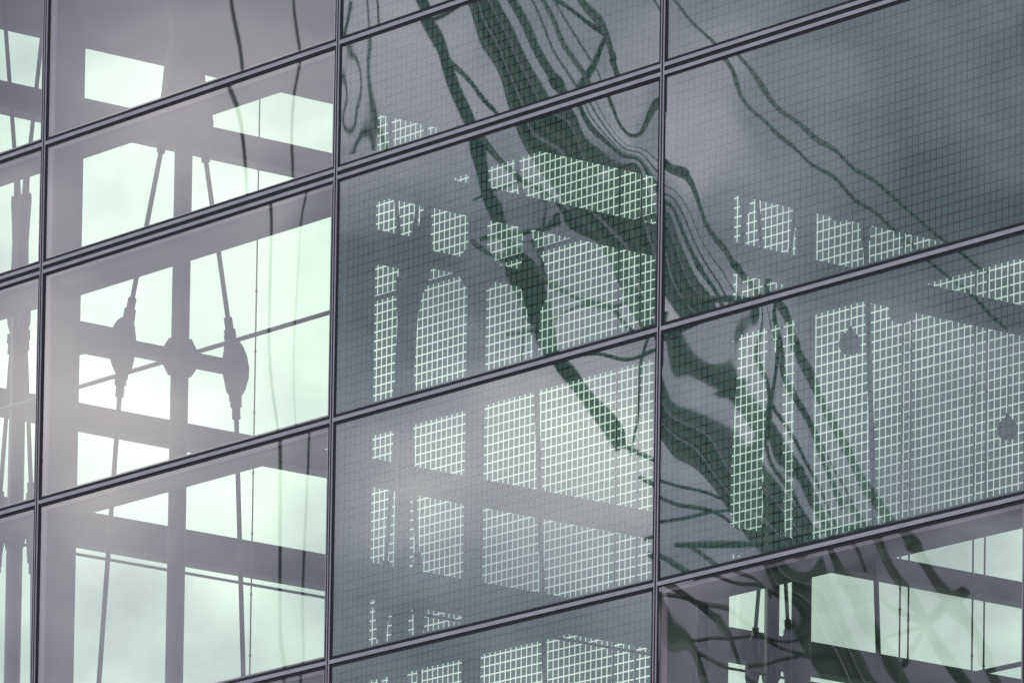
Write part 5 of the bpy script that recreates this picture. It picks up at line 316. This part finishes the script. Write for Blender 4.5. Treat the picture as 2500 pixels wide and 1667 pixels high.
# ------------------------------------------------------------------ bow trusses
def casting_profile(sgn, s0, z0, wdt, hgt):
    # teardrop: straight inner edge, bulged outer edge
    inner = [(-0.42, 0.36), (-0.46, 0.1), (-0.44, -0.14), (-0.30, -0.40)]
    outer = [(-0.10, -0.5), (0.22, -0.47), (0.40, -0.33), (0.53, -0.12), (0.54, 0.05), (0.44, 0.24), (0.28, 0.38), (0.10, 0.47), (-0.18, 0.5)]
    return [(s0+sgn*a*wdt, z0+b*hgt) for a, b in inner+outer]
def make_truss(name, loc, rz, sc, label, group, top=True, body=(0.20, 0.15)):
    t = tag(empty(name, loc, rz), label, 'truss', group)
    zb = ZGROUND
    def P(n, bm, m=M_CAST, parent=t, smooth=False): return obj(n, bm, m, parent, smooth)
    Z = lambda z: z-zb
    bm = new(); tube(bm, [(0, 0, 0), (0, 0, Z(15.35))], 0.068, 20); P('post', bm, M_STEEL, smooth=True)
    # chains of tie rods on both sides of the post
    L_ = {-1: [(15.13, 0.19), (13.5, 0.525), (9.80, 0.76), (6.1, 0.525), (4.45, 0.19)], 1: [(15.13, 0.19), (13.5, 0.515), (9.80, 0.72), (6.1, 0.515), (4.45, 0.19)]}
    for s in (-1, 1):
        nds = L_[s]
        for (za, a), (zc, b) in zip(nds[:-1], nds[1:]):
            pa, pb = Vector((0, s*a*sc, Z(za))), Vector((0, s*b*sc, Z(zc))); d = (pb-pa).normalized()
            ga = 0.26 if za < 15 else 0.0; gb = 0.26 if zc > 4.5 else 0.0
            bm = new(); tube(bm, [pa+d*ga, pb-d*gb], 0.0185, 12); r = P('rod', bm, M_STEEL, smooth=True)
            for q, e in ((pa+d*(ga if ga else -0.02), d), (pb-d*gb, -d)):
                bm = new(); tube(bm, [q-e*0.04, q+e*0.035, q+e*0.036, q+e*0.125], [0.044, 0.044, 0.032, 0.032], 12)
                P('rod_sleeve', bm, M_CAST, r, True)
        for zc, a in nds[1:4]:
            bm = new(); prism(bm, casting_profile(s, s*a*sc, Z(zc), 0.225*(0.35+0.65*sc), 0.46), 0.028, 0.012)
            tl = 0.09 if s > 0 else 0.07
            for e in (-1, 1):
                q = Vector((0, s*(a-(0.035 if e > 0 else -0.005))*sc, Z(zc)+e*0.16))
                tube(bm, [q, q+Vector((0, -s*e*0.02 if e > 0 else 0, e*0.09))], [0.05, 0.045], 8)
            P('cast_joint', bm)
    for zc in (13.5, 9.80, 6.1):
        a = (0.53 if zc != 9.8 else 0.74)*sc
        bm = new(); box(bm, (-0.045, -a, Z(zc)-0.05), (0.045, a, Z(zc)+0.05))
        if sc > 0.9: box(bm, (-0.048, -0.97, Z(zc)-0.10), (0.048, -a-0.001, Z(zc)+0.115)); box(bm, (-0.052, -0.92, Z(zc)-0.112), (0.052, -0.87, Z(zc)+0.08))
        P('strut', bm, M_STEEL)
        r_ = 0.145*(0.4+0.6*sc)
        prof = [(-r_, 0.05), (-r_, -0.055), (-0.085, -0.14), (0.085, -0.14), (r_, -0.06), (r_, 0.06), (0.085, 0.15), (-0.085, 0.14)]
        bm = new(); prism(bm, [(s, Z(zc)+z) for s, z in prof], 0.05, 0.02); P('hub', bm)
    # head: round gusset, splayed fork body, upper rods
    bm = new(); R_ = 0.25 if sc > 0.9 else 0.10
    prism(bm, [(R_*math.cos(k*math.pi/10), Z(15.32)+0.20*math.sin(k*math.pi/10)) for k in range(20)], 0.05, 0.015)
    if sc > 0.9: box(bm, (-0.04, -0.95, Z(15.16)), (0.04, -0.2, Z(15.30)))
    P('gusset', bm)
    b0, b1 = body
    prof = [(-b0, 15.44), (-b0*0.85, 15.60), (-b1, 15.80), (-b1*0.9, 15.95), (-b1*1.1, 16.12), (-b1*1.25-0.02, 16.28), (-b1*1.25-0.02, 16.36), (-0.03, 16.34), (0, 16.27), (0.03, 16.34)]
    prof += [(b1*1.25+0.02, 16.36), (b1*1.25+0.02, 16.28), (b1*1.1, 16.12), (b1*0.85, 15.95), (b1*0.9, 15.80), (b0*0.80, 15.60), (b0*0.88, 15.44)]
    bm = new(); prism(bm, [(s, Z(z)) for s, z in prof], 0.05, 0.012)
    P('fork_body', bm)
    for s in (-1, 1):
        bm = new(); c = b1*0.9+0.01
        tube(bm, [(0, s*c, Z(16.36)), (0, s*c*1.15, Z(16.50))], [0.032, 0.028], 10); tube(bm, [(0, s*c, Z(16.40)), (0, s*(c+0.28), Z(18.2))], 0.0185, 10)
        P('upper_rod', bm, M_STEEL, smooth=True)
    return t
PD = math.pi
labs = ['leftmost full bow truss with rods fanning from a round gusset behind the clear pane', 'bow truss behind the left edge of the gridded middle panes', 'bow truss behind the right hand panes, its rod slanting over the bright lower opening']
for x, lb in zip((0.0, 3.6, 7.2), labs):
    make_truss('bow_truss', (x, 1.272, ZGROUND), 0.0, 1.0, lb, 'bow trusses behind the front mullions', body=(0.20, 0.15))
labs = ['small far bow truss with forked top at the left edge of the photo', 'slim far bow truss seen through the grid left of the middle panes', 'slim far bow truss between narrow bright slits in the lower right pane']
for y, lb in zip((3.90, 7.97, 12.19), labs):
    make_truss('side_truss', (-5.93, y, ZGROUND), math.radians(-90), 0.50, lb, 'far bow trusses of the side wall', body=(0.085, 0.055))

# horizontal tie rods
def rod_thing(name, a, b, r, label, cat, group=None, m=M_STEEL, seg=10):
    bm = new(); tube(bm, [Vector((0, 0, 0)), Vector(b)-Vector(a)], r, seg); o = obj(name, bm, m, smooth=True, loc=a)
    return tag(o, label, cat, group)
rod_thing('tie_bar', (-7.0, 1.272, 13.505), (14.4, 1.272, 13.505), 0.017, 'thin bar rising to the right through the truss hubs across the clear left pane', 'bar', 'long horizontal tie bars')
rod_thing('tie_bar', (-7.0, 1.272, 9.805), (14.4, 1.272, 9.805), 0.017, 'thin bar rising to the right at the bottom right corner of the photo', 'bar', 'long horizontal tie bars')
rod_thing('tie_bar', (-5.93, 1.3, 13.412), (-5.93, 24.0, 13.412), 0.0125, 'thin bar falling to the right just beneath the thick beam of the lower left pane', 'bar', 'long horizontal tie bars')

# hanging rods
HR = [(0.955, 'thin hanging rod crossing the middle of the clear left panes'), (1.885, 'thin hanging rod at the far right edge of the clear left panes'),
      (5.20, 'thin hanging rod crossing the gridded middle panes left of its neighbour near the right edge'), (5.44, 'thin hanging rod nearest the right edge of the gridded middle panes'),
      (8.205, 'leftmost of four thin hanging rods in the clear lower right pane'), (8.290, 'second from left of four thin hanging rods in the clear lower right pane'),
      (8.925, 'third from left of four thin hanging rods in the clear lower right pane'), (9.040, 'rightmost of four thin hanging rods in the clear lower right pane')]
for i, (x, lb) in enumerate(HR):
    t = tag(empty('hanging_rod', (x, 1.27, ZGROUND)), lb, 'rod', 'thin hanging rods')
    bm = new(); tube(bm, [(0, 0, 3.0), (0, 0, 19.9)], 0.0062 if i not in (0, 1) else 0.0055, 8); obj('rod', bm, M_STEEL, t, True)
    z = 10.6+(i*0.37) % 0.7; z += 0.0 if x > 3 else 2.2
    for _ in range(9):
        bm = new(); tube(bm, [(0, 0, z-0.006), (0, 0, z+0.006)], 0.0095, 8); obj('clamp', bm, M_CAST, t); z += 0.455

# ------------------------------------------------------------------ side wall and soffit
sw = tag(empty('side_wall', (-7.2, 0, ZGROUND)), 'far side wall of open bays whose broad beams fall to the right against the bright sky', 'wall')
for z0, z1 in ((17.45, 17.68), (14.83, 15.03), (13.82, 14.10), (12.10, 12.28), (10.34, 10.62), (8.6, 8.8)):
    bm = new(); box(bm, (-0.10, 0.0, z0-ZGROUND), (0.10, 26.0, z1-ZGROUND)); obj('beam', bm, M_STEEL, sw)
for k in range(6):
    for z0, z1 in ((10.63, 12.09), (12.29, 13.81), (14.11, 14.82), (15.04, 17.44), (17.69, 18.2)):
        bm = new(); y0 = 4.3*k+0.02; y1 = y0+4.26
        vv = [bm.verts.new(p) for p in ((-0.05, y0, z0-ZGROUND), (-0.05, y1, z0-ZGROUND), (-0.05, y1, z1-ZGROUND), (-0.05, y0, z1-ZGROUND))]; bm.faces.new(vv)
        obj('glass_pane', bm, M_SIDE, sw)
bm = new(); box(bm, (-7.4, 0.34, 18.22), (16.0, 26.0, 18.7)); tag(obj('ceiling', bm, M_CEIL), kind='structure')

# ------------------------------------------------------------------ pendant lamps
LP = [((5.676, 3.0, 12.873), 0.080, 'left round pendant lamp of the pair hanging behind the gridded right panes'),
      ((6.219, 3.0, 13.010), 0.090, 'right round pendant lamp of the pair, tight under the falling beam'),
      ((7.341, 3.0, 11.975), 0.074, 'lowest round pendant lamp near the right edge of the photo'),
      ((5.55, 3.0, 13.86), 0.086, 'round pendant lamp breaking the bright grid of the dark upper right pane')]
for p, r, lb in LP:
    t = tag(empty('pendant_lamp', p), lb, 'pendant lamp', 'round pendant lamps')
    bm = new(); prof = [(-1.0, 0.15), (-0.97, 0.45), (-0.8, 0.72), (-0.5, 0.93), (0.0, 1.0), (0.4, 0.9), (0.72, 0.66), (0.95, 0.34), (1.15, 0.2), (1.5, 0.13), (1.55, 0.05)]
    tube(bm, [(0, 0, z*r) for z, q in prof], [q*r for z, q in prof], 24); obj('shade', bm, M_LAMP, t, True)
    bm = new(); tube(bm, [(0, 0, 1.5*r), (0, 0, 18.22-p[2])], 0.0035, 6); obj('cord', bm, M_CABLE, t, True)

# ------------------------------------------------------------------ the leaning lattice mast that the glass mirrors
#MAST_BEGIN
MY = 20.0
def mir(x, y, dy=0.0):                       # a point of the mast: where a mirrored sight line meets the mast's own plane
    d = pixdir(x, y); t = (MY+dy-CAM.y)/d.y; q = CAM+d*t; return Vector((q.x, -q.y, q.z))
#MAST_END
mast = tag(empty('lattice_mast', (-5.0, -20.0, ZGROUND)), 'dark green leaning lattice mast mirrored, rippled, in the middle and right panes', 'mast')
def member(name, a, b, wpx, da=0.0, db=0.0, m=M_MAST, parent=mast, seg=10):
    pa, pb = mir(a[0], a[1], da), mir(b[0], b[1], db)
    pm = (pa+pb)/2; dist = (Vector((pm.x, -pm.y, pm.z))-CAM).length
    r = wpx*1.063*dist/FPX/2
    off = Vector(parent.location) if parent else Vector((0, 0, 0))
    bm = new(); tube(bm, [pa-off, pb-off], r, seg); return obj(name, bm, m, parent, True)
A_ = lambda y: (990+(y-60)*0.42, y)
M_ = lambda y: (1093+y*0.585, y)
R_ = lambda y: (1370+y*0.568, y)
YT, YB = -900, 5200
def off_(f, y, d): return (f(y)[0]+d, y)
member('chord', A_(YT), A_(1040), 24); member('chord', A_(1380), A_(YB), 18); member('brace', A_(1380), M_(1500), 12, 0, 0.6)
for d, wd, dy in ((-32, 26, 0.6), (2, 14, 0.6), (34, 24, 0.6)): member('girder_tube', off_(M_, YT, d), off_(M_, YB, d), wd, dy, dy, seg=14)
def plate(name, f, d, wpx, dy, m):                # flat web plate between two tubes
    pa, pb = mir(*off_(f, YT, d), dy), mir(*off_(f, YB, d), dy)
    off = Vector(mast.location); ax = (pb-pa).normalized(); sd_ = ax.cross(Vector((0, 1, 0))).normalized()
    bm = new(); hw = wpx*1.063*95/FPX/2; r0 = []
    for p, k_ in ((pa, 1.35), (pb, 1.0)):
        for s1, s2 in ((-1, -1), (1, -1), (1, 1), (-1, 1)): r0.append(bm.verts.new(p-off+sd_*(s1*hw)+Vector((0, s2*0.02, 0))))
    for i in range(4): bm.faces.new((r0[i], r0[(i+1) % 4], r0[4+(i+1) % 4], r0[4+i]))
    bm.faces.new(r0[3::-1]); bm.faces.new(r0[4:])
    bmesh.ops.recalc_face_normals(bm, faces=bm.faces)
    return obj(name, bm, m, mast)
plate('web_plate', M_, 0, 66, 0.75, M_WEB)
member('girder_tube', off_(M_, YT, 82), off_(M_, YB, 82), 24, 1.2, 1.2); member('chord', R_(YT), R_(YB), 22, -0.4, -0.4)
y = -640
while y < 2300:
    if not -100 < y < 1000: member('brace', A_(y), M_(y+150), 11, 0, 0.6); member('brace', M_(y+150), A_(y+215), 8, 0.6, 0)
    if not -60 < y < 1600: member('brace', off_(M_, y+90, 75), R_(y+240), 14, 1.2, -0.4); member('brace', R_(y+240), off_(M_, y+400, 75), 14, -0.4, 1.2)
    y += 240
member('highlight_tube', off_(M_, YT, -14), off_(M_, YB, -14), 2.6, 0.1, 0.1, M_ALU, seg=8); member('highlight_tube', off_(M_, YT, 22), off_(M_, YB, 22), 2.2, 0.1, 0.1, M_ALU, seg=8)  # pale tubes added to stand in for bright highlight streaks along the girder
for yy in range(-560, 2300, 230):
    member('joint_collar', R_(yy), R_(yy+12), 27, -0.4, -0.4, seg=8); member('joint_collar', off_(M_, yy+60, 82), off_(M_, yy+72, 82), 30, 1.2, 1.2, seg=8)
for yy in range(-600, 2200, 140):                # lacing between the girder tubes
    member('lacing', off_(M_, yy, -32), off_(M_, yy+70, 33), 5, 0.6, 0.6); member('lacing', off_(M_, yy+70, 33), off_(M_, yy+140, -32), 5, 0.6, 0.6)
#OWN_BEGIN
for a, b, wd in [
  ((1636, 1285), (2053, 1222), 14),
  ((1522, 1327), (1673, 1442), 16),
  ((1515, 746), (1803, 687), 20),
  ((998, 103), (1174, 294), 10),
  ((1060, 292), (1361, 529), 13),
  ((1114, 554), (1462, 750), 11),
  ((1108, 447), (1210, 409), 7),
  ((1262, 397), (1230, 808), 6),
  ((1141, 552), (1313, 511), 9),
  ((1189, 745), (1455, 687), 8),
  ((1351, 823), (1531, 808), 10),
  ((1447, 1071), (1480, 769), 11),
  ((1788, 629), (1754, 1099), 17),
  ((1772, 792), (1950, 1187), 18),
  ((1471, 1120), (1759, 1232), 10),
  ((1970, 1172), (2252, 1642), 20),
  ((2127, 1433), (2184, 1375), 20),
  ((2128, 1432), (2044, 1398), 10),
  ((2128, 1434), (2047, 1460), 10),
  ((2127, 1433), (2079, 1519), 12),
  ((1959, 1233), (1999, 1335), 6),
  ((1659, 1285), (1851, 1414), 9),
  ((1673, 1436), (1709, 1553), 12),
  ((1732, 1534), (1894, 1485), 9),
  ((807, 5), (787, 99), 9),
  ]: member('brace', a, b, wd)
#OWN_END
CB = [((1223, 0), (1743, 1000), 6, 0.25, 'thin dark cable mirrored left of two others in the upper middle pane'),
      ((1248, 0), (1798, 1000), 10, 0.25, 'thicker dark cable mirrored between two thin ones in the upper middle pane'),
      ((1273, 0), (1873, 1000), 6, 0.25, 'thin dark cable mirrored right of two others in the upper middle pane'),
      ((1672, 130), (2172, 620), 8, 0.3,  'lower left of two long rippled cables mirrored in the big upper right pane'),
      ((1702, 125), (2252, 610), 8, 0.06, 'upper right of two long rippled cables mirrored in the big upper right pane'),
      ((868, 0), (884, 330), 5, 0.06, 'thin cable mirrored as a long bent line near the upper middle pane left edge'),
      ((845, 0), (872, 330), 4, 0.06, 'thin cable mirrored as a closed ring at the left edge of the upper middle pane'),
      ((535, 0), (652, 1568), 8, 0.3, 'left of two thin rippled cables mirrored over the clear left panes'),
      ((678, 0), (690, 1568), 6, 0.1, 'right of two thin rippled cables mirrored over the clear left panes')]
for a, b, wd, ext, lb in CB:
    dx, dy = b[0]-a[0], b[1]-a[1]
    a2 = (a[0]-dx*ext, a[1]-dy*ext); b2 = (b[0]+dx*ext, b[1]+dy*ext)
    o = member('guy_cable', a2, b2, wd, -1.0, -1.0, M_CABLE, None, 8); tag(o, lb, 'cable', 'mirrored guy cables')
bm = new(); q = mir(*M_(YB)); box(bm, (q.x-3, q.y-3, ZGROUND), (q.x+3, q.y+3, ZGROUND+1.2)); tag(obj('mast_base', bm, M_CONC), 'square concrete base block under the leaning lattice mast', 'base')
